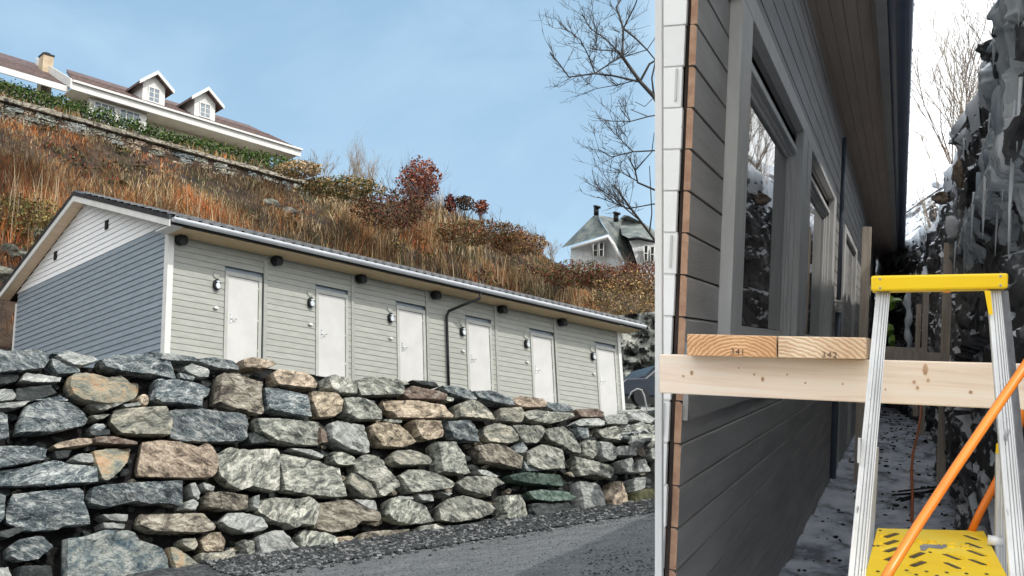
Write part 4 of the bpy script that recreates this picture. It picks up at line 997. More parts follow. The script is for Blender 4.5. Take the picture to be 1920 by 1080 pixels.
tk.tube([Vector(at(*q, TD)) - ob for q in tr], [.13, .11, .085, .07, .06, .04, .02], 8); build('trunk', tk, M['bark'], TRt)

# ------------------------------------------------------------------ grey villa far right
M['slate'] = mat('green_grey_slate', [(.06, .075, .078), (.11, .13, .125), (.19, .2, .175)], 1.2, 8, .7, .4, 8, rnd=.05)
M['villa_wall'] = mat('pale_villa_wall', [(.5, .54, .56), (.6, .62, .62)], 1, 4, .7)
VR = root('grey_villa', at(1150, 520, 92), label='pale villa with steep green grey slate roof and two chimneys behind the hill at right', cat='house')
vo = Vector(VR.location)
def VV(px, py, D): return tuple(Vector(at(px, py, D)) - vo)
def solid(front, dD):        # outline at its distances, given real depth
    mb = MB(); n = len(front)
    a = [VV(*p) for p in front]; b = [VV(p[0] * 1.0 + 0, p[1], p[2] + dD) for p in front]
    mb.v = a + b; nn_ = [Vector((p[0], p[1], 0)) for p in front]
    for t in tessellate_polygon([nn_]): mb.face(t); mb.face([n + q for q in t])
    for i in range(n): j = (i + 1) % n; mb.face((i, j, n + j, n + i))
    return mb
build('gable_wall', solid([(1070, 464, 92.6), (1142, 444, 90), (1152, 460, 90), (1168, 490, 90), (1172, 540, 90), (1070, 540, 92.6)], 6), M['villa_wall'], VR)
build('gable_roof', solid([(1052, 465, 93), (1112, 405, 93), (1121, 403, 92), (1129, 420, 90.2), (1141, 439, 89.4), (1070, 460, 92)], 4), M['slate'], VR)
build('main_roof', solid([(1121, 403, 92), (1172, 412, 93.5), (1175, 440, 92.5), (1188, 470, 92), (1200, 492, 93), (1210, 540, 93), (1175, 540, 90.4), (1170, 489, 89.7), (1155, 460, 89.6), (1142, 440, 89.5), (1131, 420, 90)], 5), M['slate'], VR)
build('barge_board', MB().tube([VV(1072, 466, 91.8), VV(1141, 444, 89.3), VV(1150, 458, 89.2), VV(1158, 475, 89.2), VV(1168, 491, 89.2)], .17, 4), M['white'], VR)
build('cross_roof', solid([(1160, 412, 94), (1170, 403, 93), (1178, 404, 92), (1210, 420, 92), (1245, 445, 93), (1245, 455, 92), (1228, 450, 90), (1200, 444, 88.5), (1180, 447, 88), (1166, 440, 90)], 4), M['slate'], VR)
build('side_wall', solid([(1180, 449, 88.6), (1196, 446, 88.2), (1245, 456, 90), (1245, 540, 90), (1205, 540, 88.4), (1192, 485, 88.6)], 5), M['villa_wall'], VR)
build('eaves_board', MB().tube([VV(1178, 449, 88), VV(1196, 446, 87.8), VV(1246, 457, 89.4)], .14, 4), M['black'], VR)
for (px, py) in ((1118, 404), (1155, 416)):
    build('chimney', MB().tube([VV(px, py, 91), VV(px, py - 14, 91)], .22, 6).tube([VV(px + 1, py - 14, 91), VV(px + 2, py - 18, 91)], .32, 6), M['black'], VR)
for (x0, x1, y0, y1, D) in ((1113, 1120, 459, 480, 90.4), (1124, 1131, 456, 480, 90.1), (1208, 1214, 462, 488, 88.2), (1220, 1226, 464, 490, 88.6)):
    f = MB(); a = [VV(x0, y0, D), VV(x1, y0 - 1, D), VV(x1, y1, D), VV(x0, y1, D)]; b = [VV(x0, y0, D + .5), VV(x1, y0 - 1, D + .5), VV(x1, y1, D + .5), VV(x0, y1, D + .5)]
    f.hexa(a + b); wo = build('window', f, M['glass_dark'], VR)
    g_ = MB(); g_.tube([VV(x0 - .6, y0 - .6, D - .05), VV(x1 + .6, y0 - 1.6, D - .05), VV(x1 + .6, y1 + .6, D - .05), VV(x0 - .6, y1 + .6, D - .05), VV(x0 - .6, y0 - .6, D - .05)], .05, 4)
    g_.tube([VV(x0, (y0 + y1) / 2, D - .05), VV(x1, (y0 + y1) / 2, D - .05)], .04, 4); build('window_frame', g_, M['white'], wo)

# ------------------------------------------------------------------ rock face, vehicle and rail right of the garage
rk = MB(); nu, nv = 70, 50
for j in range(nv):
    for i in range(nu):
        px = 1120 + 170 * i / (nu - 1); f = j / (nv - 1); py = 800 - (800 - 590 - (px - 1170) * -.1) * f
        D = 41 + 3.5 * f + .6 * noise.fractal(Vector((px * .03, py * .035, 0)), 1, 2, 5) + .5 * abs(noise.noise(Vector((px * .06, py * .1, 4))))
        D += .5 * round(noise.noise(Vector((px * .035, py * .05, 8))) * 3) / 2
        rk.v.append(tuple(at(px, py, D)))
for j in range(nv - 1):
    for i in range(nu - 1): rk.face((j * nu + i, j * nu + i + 1, (j + 1) * nu + i + 1, (j + 1) * nu + i))
M['cliff'] = mat('grey_cliff', [(.04, .045, .04), (.17, .18, .16), (.34, .34, .3)], .9, 10, .85, 1, 3, bdist=.2, objoff=False, veins=(.6, .02, (.02, .02, .02), .9))
single('rock_face', rk, M['cliff'], kind='structure', label='broken grey rock face beyond the end of the garage row')
def cprofile(): return [(-2.1, .35), (-2.15, .75), (-1.9, .95), (-1.1, 1.02), (-.45, 1.5), (1.1, 1.55), (1.85, 1.1), (2.1, 1.0), (2.15, .4)]
CR = root('parked_car', at(1236, 772, 37), Matrix.Rotation(math.radians(20), 3, 'Z'), label='dark blue car mostly hidden behind the right end of the garage', cat='car')
M['car'] = mat('dark_blue_paint', [(.006, .012, .024), (.01, .018, .032)], 3, 2, .4, spec=.3)
M['carglass'] = mat('car_glass', [(.02, .03, .04), (.03, .04, .05)], 1, 2, .2, spec=.25)
cb = MB(); cb.prism(cprofile(), 1, -.85, .85); build('body', cb, M['car'], CR, bev=.06)
gl = MB(); gl.hexa([(-1.06, -.72, 1.05), (-1.06, .72, 1.05), (-.5, .66, 1.49), (-.5, -.66, 1.49), (-1.08, -.72, 1.08), (-1.08, .72, 1.08), (-.52, .66, 1.51), (-.52, -.66, 1.51)]); build('windscreen', gl, M['carglass'], CR)
sw = MB(); 
for sg in (-1, 1): sw.prism([(-.95, 1.06), (-.42, 1.44), (1.0, 1.48), (1.6, 1.1)], 1, sg * .86, sg * .853)
build('side_window', sw, M['carglass'], CR)
for sx in (-1.35, 1.35):
    for sg in (-1, 1): build('wheel', MB().tube([(sx, sg * .72, .32), (sx, sg * .9, .32)], .32, 16), M['black'], CR)
rl = MB(); rl.tube([at(1178, 748, 34), at(1184, 735, 34), at(1195, 729, 34), at(1203, 731, 34), at(1208, 742, 34), at(1212, 762, 34), at(1216, 800, 34)], .026, 8)
single('curved_rail', rl, mat('grey_rail', [(.3, .32, .33), (.4, .42, .43)], 4, 2, .4), label='bent grey handrail standing in front of the dark car', cat='handrail')
# rubble right of the garage foot
def gr3(r):
    px, py = r.uniform(1168, 1245), r.uniform(768, 830); P = at(px, py, 31 + (800 - py) * .12); return tuple(P), 1
scatter_rocks('rubble', 130, gr3, (.1, .32), [ST['w'], ST['g'], ST['d']], 8, label='tumbled pale rubble at the right end of the stone wall', cat='rubble')

# ================================================================== the narrow passage on the right
K = -.586; YC = 3.4; FLOOR = -1.39; TOP = 2.05
M['rsid'] = mat('grey_painted_boards', [(.31, .305, .295), (.42, .41, .4)], 2.4, 9, .55, .2, 22, (5, .5, 5), rnd=.08, speck=(9, .735, (.08, .075, .07)))
M['rtrim'] = mat('grey_painted_trim', [(.55, .55, .54), (.64, .635, .62)], 3, 6, .5, .08, 20, (5, 5, 1), rnd=.04)
M['rwhite'] = mat('white_primed_boards', [(.86, .86, .85), (.93, .93, .92)], 3, 5, .5, .1, 30, speck=(22, .7, (.4, .4, .38)))
M['endgrain'] = mat('raw_board_ends', [(.36, .2, .13), (.5, .31, .2)], 20, 6, .75, .25, 40)
M['membrane'] = mat('dark_batten_gap', [(.035, .025, .022), (.08, .055, .045)], 8, 5, .85, .3, 20)
HW = root('new_house', (0, 0, 0), MR, label='near house under construction with grey boarded long wall, white end wall and dark eaves', cat='house')
BP = .13
def rboard(y0, y1, b, nm='siding_board'):
    mb = MB(); x0 = K
    P_ = [(x0 - .02, b), (x0 + .0, b + .0), (x0 + .0, b + BP - .012), (x0 - .008, b + BP - .004), (x0 - .02, b + BP - .004)]
    bb = len(mb.v); n = len(P_)
    for y in (y0, y1):
        for p in P_: mb.v.append((p[0], y, p[1]))
    mb.face(range(n), 1); mb.face([n + i for i in range(n)][::-1], 1)
    for i in range(n): j = (i + 1) % n; mb.face((i, n + i, n + j, j), 0)
    return build(nm, mb, [M['rsid'], M['endgrain']], HW)
W1, W2, W3 = (4.02, 7.05), (7.1, 10.3), (12.1, 15.5)
b = -1.5; i = 0
while b < TOP - .02:
    e = YC - .012 * (b + 1.5) + random.uniform(-.006, .006)
    if b + BP > -.02 and b < 1.22:
        rboard(e, 4.04, b); rboard(10.3, 12.1, b); rboard(15.5, 28, b)
    else: rboard(e, 28, b)
    b += BP; i += 1
# lower skirt lap, proud of the boards beneath the scaffold beam
build('lap_board', MB().box(K - .0, K + .016, YC - .01, 28, -.26, -.02), M['rsid'], HW)
build('wall_frame', MB().box(K - .066, K - .056, YC + .012, 28, -1.6, TOP), M['membrane'], HW)
# white end wall, boards seen end-on to the passage
b = -1.5; k = 0
while b < 2.5:
    xr = K - .035 + .003 * math.sin(k * 2.1)
    xl = RZ(1234, float(RP_px(K - .08, YC, b)[1]), YC)[0]
    build('end_board', MB().box(xl, xr, YC - .03, YC - .005, b, b + BP - .006).box(xl, xr - .001, YC - .024, YC - .006, b + BP - .0055, b + BP - .0001), M['rwhite'], HW, bev=.002)
    if k % 4 == 1: build('batten_offcut', MB().box(xr - .02, xr - .014, YC - .036, YC - .0305, b + .02, b + BP - .01), M['rtrim'], HW)
    b += BP; k += 1
build('end_batten', MB().box(K - .034, K - .0205, YC - .002, YC + .011, -1.5, 2.5), M['membrane'], HW)
# window casings
def casing(y0, y1, b0=-.02, b1=1.24, wide=.3, proud=.045, nm='window'):
    r = build(nm, MB().box(K, K + proud, y0, y0 + wide, b0, b1).box(K, K + proud, y1 - wide, y1, b0, b1).box(K, K + proud, y0 - .04, y1 + .04, b1, b1 + .09), M['rtrim'], HW, bev=.003)
    a, c = y0 + wide, y1 - wide; fb, ft = b0 + .03, b1 - .1
    fr = MB()
    for q, (inn, dx) in enumerate(((0, .012), (.046, -.008), (.092, -.022))):
        fr.box(K - .05, K + dx, a + inn, a + inn + .044, fb + inn * .3, ft - inn * .5); fr.box(K - .05, K + dx, c - inn - .044, c - inn, fb + inn * .3, ft - inn * .5)
        fr.box(K - .05, K + dx - .001, a + inn + .045, c - inn - .045, ft - inn * .5 - .034, ft - inn * .5); fr.box(K - .05, K + dx - .001, a + inn + .045, c - inn - .045, fb + inn * .3, fb + inn * .3 + .018)
    build('window_frame', fr, M['rtrim'], r, bev=.002)
    build('pane', MB().box(K - .045, K - .034, a + .13, c - .13, fb + .05, ft - .08), M['glass_r'], r)
    return r
M['glass_r'] = mat('reflective_pane', [(.02, .022, .025), (.03, .032, .035)], 1, 2, .015, spec=1.0)
M['glass_r'].node_tree.nodes['Principled BSDF'].inputs['IOR'].default_value = 2.2
casing(W1[0], W1[1]); casing(W2[0], W2[1])
dr = build('door', MB().box(K - .03, K + .006, W3[0] + .3, W3[1] - .3, -1.2, 1.18), M['rsid'], HW)
build('door_frame', MB().box(K - .02, K + .04, W3[0], W3[0] + .3, -1.3, 1.24).box(K - .02, K + .04, W3[1] - .3, W3[1], -1.3, 1.24).box(K - .02, K + .041, W3[0] + .301, W3[1] - .301, 1.18, 1.24), M['rtrim'], dr)
M['pipe'] = mat('blue_grey_pipe', [(.09, .11, .15), (.13, .155, .2)], 4, 3, .4)
# downpipe with steel brackets
build('downpipe', MB().tube([(K + .04, 11.3, 2.0), (K + .04, 11.3, .42)], .02, 8).tube([(K + .045, 11.3, .30), (K + .045, 11.3, -1.3)], .03, 10), M['pipe'], HW)
build('pipe_bracket', MB().box(K, K + .08, 11.2, 11.4, .33, .345).box(K, K + .08, 11.2, 11.4, .39, .405), M['chrome'], HW)
# eaves: soffit boards, fascia, gutter
M['rsoff'] = mat('brown_soffit', [(.42, .33, .27), (.5, .4, .33)], 3, 6, .6, .1, stretch=(8, .4, 8), rnd=.06)
M['rfasc'] = mat('dark_fascia', [(.3, .29, .28), (.36, .35, .34)], 3, 5, .5)
M['rgut'] = mat('navy_gutter', [(.018, .04, .1), (.03, .06, .13)], 3, 4, .28)
x = K - .02; sb = .075
while x < -.2:
    build('soffit_board', MB().box(x, min(x + sb, -.205) - .003, 3.0, 31.4, TOP + .05, TOP + .07), M['rsoff'], HW); x += sb
build('fascia', MB().box(-.204, -.14, 3.0, 31.4, TOP + .02, TOP + .2), M['rfasc'], HW)
gm = MB(); gm.prism([(-.068 + .07 * math.cos(math.pi + math.pi * k / 8), TOP + .05 + .02 * math.sin(math.pi + math.pi * k / 8)) for k in range(9)] + [(.004, TOP + .12), (-.138, TOP + .12)], 1, 2.95, 31.45)
build('gutter', gm, M['rgut'], HW)
gs_ = MB()
for k in range(24): y = 4 + k * 1.15; gs_.box(.001, .008, y, y + .03, TOP + .09, TOP + .102)
build('gutter_clips', gs_, M['rgut'], HW, kind='stuff')
build('roof_deck', MB().hexa([(-.75, 2.95, TOP + .5), (.0, 2.95, TOP + .2), (.0, 31.4, TOP + .2), (-.75, 31.4, TOP + .5), (-.75, 2.95, TOP + .54), (.0, 2.95, TOP + .24), (.0, 31.4, TOP + .24), (-.75, 31.4, TOP + .54)]), M['rgut'], HW)
build('frieze_board', MB().box(K - .1, K + .012, YC - .01, 31.4, TOP + .001, TOP + .049), M['rsid'], HW)
# white corner board: plumb
cb_ = MB(); yb = YC - .05
A = [Vector(at(px, py, 3.02)) for px, py in ((1228, 1200), (1240.5, 1200), (1240.5, -120), (1228, -120))]
fw = Vector(dR) * .03
cb_.hexa([tuple(A[0]), tuple(A[1]), tuple(A[1] + fw), tuple(A[0] + fw), tuple(A[3]), tuple(A[2]), tuple(A[2] + fw), tuple(A[3] + fw)])
o = link('corner_board', cb_.mesh('corner_board', M['rwhite']), HW); o.matrix_parent_inverse = HW.matrix_world.inverted()

# snow floor of the passage
M['snow_floor'] = mat('trodden_snow', [(.2, .22, .26), (.66, .72, .84), (.84, .88, .96)], 2.6, 10, .75, .8, 10, (1.6, .8, 1), bdist=.03, objoff=False, speck=(7, .66, (.05, .05, .055)))
def ff(x, y): return (x, y, FLOOR + .05 * noise.fractal(Vector((x * 3, y * 1.4, 0)), 1, 2, 4) + .06 * max(0, abs(x + .1) - .25))
fl = sheet('passage_ground', ff, np.linspace(-.8, 1.1, 40), np.linspace(1.0, 34, 240), M['snow_floor'], kind='structure', label='trodden snow and dirt between the grey wall and the rock')
fl.matrix_world = MR.to_4x4()
def rp(x, y, b_): return tuple(MR @ Vector((x, y, b_)))
def dbr(r):
    x, y = r.uniform(-.5, .42), 5.5 + 20 * r.random() ** 1.4; return rp(x, y, ff(x, y)[2] + .006), .5 + y * .05
scatter_rocks('ground_debris', 330, dbr, (.008, .024), [M['membrane'], M['black']], 12, label='dark leaves and chips scattered on the trodden snow', cat='debris')
rods = root('thin_rods', rp(.02, 11.2, FLOOR + .03), MR, label='bundle of thin black rods lying on the snow in the passage', cat='rods')
for k, (x0, y0, x1, y1) in enumerate([(-.02, -.6, .3, .5), (-.05, -.3, .3, .3), (-.0, .0, .33, .7), (.02, -.7, .2, -.1)]):
    build('rod', MB().tube([(x0, y0, .01 + .004 * k), (x1, y1, .012 + .004 * k)], .009, 5), M['black'], rods)

# rock wall with ice
def rtop(y): return float(np.interp(y, [2.5, 3.3, 5.0, 5.8, 7.4, 8.2, 12.2, 16.9, 24, 33], [2.2, 1.95, 1.52, 1.48, 1.55, 1.55, 1.95, 2.1, 2.2, 1.75])) + .16 * noise.noise(Vector((y * 1.7, 3, 0))) + .08 * noise.noise(Vector((y * 5, 3, 0)))
def ra0(y):
    k = max(0, (y - 17) / 14); return .45 - 1.9 * k ** 3 + .12 * max(0, 3.4 - y)
def rsurf(y, f):
    # f 0..1 face, above 1 an unseen slope, raised behind the brow to block the sun
    T = rtop(y)
    if f <= 1: b_ = FLOOR - .1 + (T - FLOOR + .1) * f; a_ = ra0(y) - .03 * f
    else: b_ = T + float(np.interp(y, [8, 14], [9, 4])) * (f - 1) + .12 * noise.noise(Vector((y, f * 4, 2))); a_ = ra0(y) - .03 + 4.6 * (f - 1); y = y - (a_ - .5) * .35 * (1 if y < 12 else 0)
    q = Vector((y * .27, b_ * 1.7, a_ * 1.2))
    n1 = noise.fractal(q * 1.3, 1.0, 2.1, 4)
    d_ = .08 + .05 * n1 + .13 * facet(q, 1.1, 1) + .075 * facet(q, 2.7, 2) + .03 * facet(q, 6.5, 3)
    if f > 1: d_ *= .5
    a_ = a_ - max(-.12, min(.26, d_)) + (.07 if f <= 1 else 0)
    return (a_, y, b_ + (.05 * n1 if f > .1 else 0))
ys = np.concatenate([np.arange(2.45, 9, .04), np.arange(9, 33, .1)]); fs = np.concatenate([np.linspace(0, 1, 120), np.linspace(1.03, 1.7, 24)])
rkm = MB(); rkm.v = [rsurf(y, f) for y in ys for f in fs]; nf = len(fs)
for j in range(len(ys) - 1):
    for i in range(nf - 1): rkm.face((j * nf + i, (j + 1) * nf + i, (j + 1) * nf + i + 1, j * nf + i + 1))
e0 = len(rkm.v); rkm.v += [(4.2, rsurf(y, 1.7)[1], FLOOR) for y in ys]
for j in range(len(ys) - 1): rkm.face(((j + 1) * nf - 1, (j + 2) * nf - 1, e0 + j + 1, e0 + j))
rkm.face([i for i in range(nf)] + [e0])
M['rrock'] = mat('wet_dark_rock', [(.01, .01, .011), (.045, .044, .046), (.13, .128, .13), (.4, .41, .43)], 1.6, 12, .5, .9, 9, (1, .25, 1.2), bdist=.025, objoff=False, dist=.5, speck=(11, .68, (.55, .58, .62)))
_n, _l = M['rrock'].node_tree.nodes, M['rrock'].node_tree.links
_g = _n.new('ShaderNodeNewGeometry'); _s = _n.new('ShaderNodeSeparateXYZ'); _l.new(_g.outputs['Normal'], _s.inputs[0])
_t = _n.new('ShaderNodeTexNoise'); _t.inputs['Scale'].default_value = 7; _t.inputs['Detail'].default_value = 6; _l.new(_n['Mapping'].outputs[0], _t.inputs['Vector'])
_a = _n.new('ShaderNodeMath'); _a.operation = 'MULTIPLY_ADD'; _l.new(_t.outputs['Fac'], _a.inputs[0]); _a.inputs[1].default_value = .9; _l.new(_s.outputs[2], _a.inputs[2])
_m = _n.new('ShaderNodeMapRange'); _m.inputs[1].default_value = 1.0; _m.inputs[2].default_value = 1.1; _l.new(_a.outputs[0], _m.inputs[0])
_x = _n.new('ShaderNodeMix'); _x.data_type = 'RGBA'; _p = _n['Principled BSDF']; _src = _p.inputs['Base Color'].links[0].from_socket
_l.new(_m.outputs[0], _x.inputs[0]); _l.new(_src, _x.inputs[6]); _x.inputs[7].default_value = (.82, .85, .9, 1); _l.new(_x.outputs[2], _p.inputs['Base Color'])
rw = single('rock_wall', rkm, M['rrock'], MR, kind='structure', label='dark wet rock cutting rising on the right of the passage')
M['ice'] = mat('glassy_ice', [(.5, .6, .68), (.84, .9, .94), (.96, .98, 1)], 4, 7, .2, .6, 12, (1, 1, .35), bdist=.02)
pi_ = M['ice'].node_tree.nodes['Principled BSDF']; pi_.inputs['Transmission Weight'].default_value = .0; pi_.inputs['IOR'].default_value = 1.31
M['snow'] = mat('clean_snow', [(.78, .8, .83), (.88, .89, .9)], 4, 6, .8, .3, 20, bdist=.02)
M['rrock2'] = mat('brown_rock_block', [(.06, .045, .035), (.22, .16, .11), (.3, .24, .18)], 3, 9, .6, 1, 12, bdist=.03)
def rock_at(px, py, push=0.0):
    r = RM @ ray(px, py)
    best = None
    for a in np.arange(.2, .75, .01):
        q = r * a / r[0]
        f = (q[2] - FLOOR + .1) / (rtop(q[1]) - FLOOR + .1)
        s = rsurf(q[1], min(1, max(0, f)))
        if s[0] <= q[0]: best = q; break
    if best is None: best = r * .5 / r[0]
    return Vector((best[0] - push, best[1], best[2]))
# ice draped over the face: fluted sheets that end in icicles
def icesheet(px0, px1, py0, py1, seed, lb, thick=.03):
    c = [rock_at(px, py) for px in (px0, px1) for py in (py0, py1)]
    y0, y1 = min(v.y for v in c) - .05, max(v.y for v in c) + .05; b0, b1 = min(v.z for v in c), max(v.z for v in c)
    ny, nb2 = 90, 60; mb = MB(); rn = random.Random(seed)
    for i in range(ny):
        y = y0 + (y1 - y0) * i / (ny - 1); u = i / (ny - 1)
        low = .15 + .5 * abs(noise.noise(Vector((y * 5, seed, 0)))) + .5 * abs(noise.noise(Vector((y * 17, seed, 2)))); edge = min(1, 4.5 * min(u, 1 - u) + .0)
        smooth = [0, 0]; last = 9
        for j in range(nb2):
            v = j / (nb2 - 1); b_ = b1 + (b0 - b1) * v; T = rtop(y); f = (b_ - FLOOR + .1) / (T - FLOOR + .1)
            s_ = rsurf(y, min(1.02, max(0, f))); m3_ = (s_[0] + rsurf(y - .3, min(1.02, max(0, f)))[0] + rsurf(y + .3, min(1.02, max(0, f)))[0]) / 3 - .01; m3_ = m3_ * .45 + s_[0] * .55; a = m3_ if last == 9 else last * .35 + m3_ * .65; last = a
            fl_ = .55 + .45 * abs(noise.noise(Vector((y * 8, b_ * 1.2, seed)))) * 2 + .3 * abs(noise.noise(Vector((y * 20, b_ * 2.5, seed + 4))))
            m_ = edge * max(0, min(1, (1.0 - v) / low)) * min(1, .3 + v * 6) * (1.0 if noise.fractal(Vector((y * 1.6, b_ * 2.0, seed + 3)), 1, 2, 3) > .0 else .0)
            mb.v.append((a - thick * fl_ * m_ + (.03 if m_ < .08 else 0), s_[1], b_ + (.04 * 0)))
    for i in range(ny - 1):
        for j in range(nb2 - 1): mb.face((i * nb2 + j, (i + 1) * nb2 + j, (i + 1) * nb2 + j + 1, i * nb2 + j + 1), 0, True)
    # hanging icicles
    for k in range(6):
        y = rn.uniform(y0, y1); v = rn.uniform(.1, .75); b_ = b1 + (b0 - b1) * v; f = (b_ - FLOOR + .1) / (rtop(y) - FLOOR + .1); s_ = rsurf(y, min(1, max(0, f))); L_ = rn.uniform(.08, .3); R_ = rn.uniform(.006, .016)
        mb.tube([(s_[0] - .03, y, b_ + .03), (s_[0] - .035, y, b_ - L_ * .5), (s_[0] - .036, y, b_ - L_)], [R_, R_ * .6, .001], 6)
    single('icefall', mb, M['ice'], MR, label=lb, cat='ice', group='icefalls on the rock')
icesheet(1872, 1925, 60, 300, 1, 'tallest pale ice curtain at the top right of the rock', .06)
icesheet(1856, 1885, 150, 290, 2, 'bulging icefall hanging left of the tallest curtain', .06)
icesheet(1880, 1925, 290, 440, 3, 'grooved grey ice low at the far right of the rock', .035)
icesheet(1842, 1870, 300, 420, 4, 'narrow blue grey icefall above the right half of the ladder top', .035)
icesheet(1808, 1836, 395, 500, 5, 'frozen trickle beside the snow pillow above the ladder', .035)
mb = MB(); mb.tube([RZ(1703 + 2 * math.sin(k * 1.3), 525 + k * 11, 20) for k in range(13)], [.05 + .02 * math.sin(k * 2.1) for k in range(13)], 8)
single('icefall', mb, M['ice'], MR, label='thin pale ice pillar at the far end of the passage', cat='ice', group='icefalls on the rock')
sn = MB()
def snowpatch(mb, px, py, w_, h_, seed, th=.03):
    c = rock_at(px, py, .02); b = len(mb.v); n = 14; s = c[1] / 2250
    mb.v.append(tuple(c + Vector((-th, 0, .0))))
    for ring in (.6, 1):
        for k in range(n):
            a = 6.283 * k / n; rr_ = ring * (1 + .3 * noise.noise(Vector((math.cos(a), math.sin(a), seed))))
            mb.v.append(tuple(c + Vector((-th * (1 - ring) + (.06 if ring == 1 else 0) + math.cos(a) * w_ * s * rr_ * .4, -math.cos(a) * w_ * s * rr_ * 1.2, math.sin(a) * h_ * s * rr_))))
    for k in range(n): mb.face((b, b + 1 + k, b + 1 + (k + 1) % n), 0, True); mb.face((b + 1 + k, b + 1 + n + k, b + 1 + n + (k + 1) % n, b + 1 + (k + 1) % n), 0, True)
# snow lying along the brow of the rock
brow = MB(); yy = np.arange(3.3, 32, .12)
for y in yy:
    for j, f in enumerate((.94, .97, 1.0, 1.02, 1.05, 1.09)):
        s = rsurf(y, min(f, 1.7)); lift = [.0, .04, .07, .08, .08, .06][j] * (1 if noise.noise(Vector((y * 1.3, 7, 0))) > -.4 else -.6)
        brow.v.append((s[0] - .01 * (j < 3), s[1], s[2] + lift + .01 * noise.noise(Vector((y * 5, j, 0)))))
for j in range(len(yy) - 1):
    for i in range(5): brow.face((j * 6 + i, (j + 1) * 6 + i, (j + 1) * 6 + i + 1, j * 6 + i + 1), 0, True)
single('snow_cover', brow, M['snow'], MR, kind='stuff', label='crust of white snow lying along the brow of the rock', cat='snow')
for i, (px, py, w_, h_, lb) in enumerate([(1797, 425, 13, 22, 'rounded snow pillow on the ledge above the ladder'), (1765, 345, 12, 8, 'small snow patch at the edge of the rock skyline')]):
    mb = MB(); snowpatch(mb, px, py, w_, h_, i * 5); 
    c = rock_at(px, py, .04); s = c[1] / 2250
    o = boulder('snow_pillow', MR @ c, (w_ * s, w_ * s, h_ * s), M['snow'], i + 2.2, 2, None, .2, label=lb, cat='snow')
for i, (px, py, w_, h_, mm_, lb) in enumerate([(1813, 322, 11, 26, 'rrock2', 'upright brown block wedged in the dark rock'), (1890, 60, 9, 26, 'rrock', 'dark crag leaning out at the top of the rock'), (1868, 92, 14, 14, 'rrock', 'dark pointed stone sticking out of the ice'), (1780, 372, 16, 12, 'rrock2', 'brown stone under the snow patch at the skyline'), (1757, 400, 12, 14, 'rrock', 'dark stone at the skyline above the far stud'), (1730, 470, 12, 16, 'rrock', 'dark stone low at the skyline by the eaves')]):
    c = rock_at(px, py, .03); s = c[1] / 2250
    boulder('rock_block', MR @ c, (w_ * s, w_ * s * 1.3, h_ * s), M[mm_], i * 4.4 + 1, 3, None, .45, label=lb, cat='rock')
# bare brush on top of the rock
for i, (px, py, D, hm, n_, lb) in enumerate([(1790, 245, 12.5, 1.45, 13, 'largest leafless shrub growing from the rock against the white sky'), (1815, 215, 12, 1.35, 9, 'leafless shrub just right of the largest one on the rock'), (1905, 60, 9, .9, 8, 'leafless shrub at the top right corner of the rock'), (1745, 395, 18, .8, 7, 'small leafless shrub far along the rock brow'), (1715, 480, 24, .9, 8, 'tiny leafless shrub at the far end of the rock by the eaves'), (1768, 300, 14, 1.1, 6, 'thin leafless shrub leaning left over the passage')]):
    shrub('leafless_shrub', px, py, D, hm, n_, lb, M['twig_pale'] if i % 2 else M['twig_brown'], .007, .3 if i != 5 else .8, 2, 60 + i, group='leafless shrubs on the rock')
cbl = MB(); cbl.tube([Vector(at(1640, 428, 20)), Vector(at(1700, 398, 20)), Vector(at(1765, 352, 20))], .012, 4)
single('overhead_cable', cbl, M['black'], label='thin dark cable running from behind the gutter to the rock', cat='cable')

# uprights and cross boards in the passage
M['stud'] = mat('weathered_stud', [(.62, .52, .42), (.78, .68, .57)], 5, 6, .7, .1, stretch=(6, 6, .5), rnd=.08)
def stud(px0, px1, ytop, ybot, y, lb, dpt=.05, m='stud'):
    A = RZ(px0, ybot, y); B = RZ(px1, ytop, y); A2 = RZ(px1, ybot, y)
    z0, z1 = A[2], B[2]; x0 = A[0]; x1 = A2[0]
    T0 = RZ(px0 + (px1 - px0) * 0, ytop, y)
    single('timber_stud', MB().box(x0, x1, y, y + dpt * 2, z0, z1), M[m], MR, label=lb, cat='stud')
stud(1755, 1772, 455, 925, 12.0, 'tallest upright stud rising behind the yellow ladder top')
stud(1722, 1733, 530, 815, 17.0, 'slimmer upright stud left of the tallest one')
stud(1711, 1721, 570, 780, 17.6, 'shorter upright stud just left of the slimmer one')
stud(1600, 1617, 425, 905, 11.9, 'brownish upright stud against the grey wall', m='twigstud' if 0 else 'stud')
for (x0, x1, y0, y1, y, lb) in ((1652, 1776, 662, 676, 11.85, 'lower weathered cross board fixed to the tallest stud'), (1655, 1738, 653, 661, 16.8, 'upper weathered cross board behind the lower one')):
    A = RZ(x0, y1, y); B = RZ(x1, y0, y); single('cross_board', MB().box(A[0], B[0], y, y + .05, A[2], B[2]), M['stud'], MR, label=lb, cat='board')

# scaffold beam and the two joists lying on it
M['beam'] = mat('pale_spruce', [(.76, .58, .44), (.88, .72, .58), (.9, .79, .67)], 3, 8, .55, .08, 20, (.5, 4, 9), dist=.4, objoff=False, speck=(9, .74, (.42, .26, .15)))
M['knot'] = mat('wood_knot', [(.42, .24, .13), (.62, .42, .27)], 60, 3, .6)
A, B, C_, D_ = RZ(1236, 664, 2.6), RZ(1236, 737, 2.6), RZ(1990, 684, 2.6), RZ(1990, 772, 2.6)
bm_ = MB(); bm_.hexa([(B[0], 2.6, B[2]), (D_[0], 2.6, D_[2]), (D_[0], 2.65, D_[2]), (B[0], 2.65, B[2]), (A[0], 2.6, A[2]), (C_[0], 2.6, C_[2]), (C_[0], 2.65, C_[2]), (A[0], 2.65, A[2])])
bo = single('scaffold_beam', bm_, M['beam'], MR, label='long pale spruce beam spanning the passage level with the ladder', cat='beam')
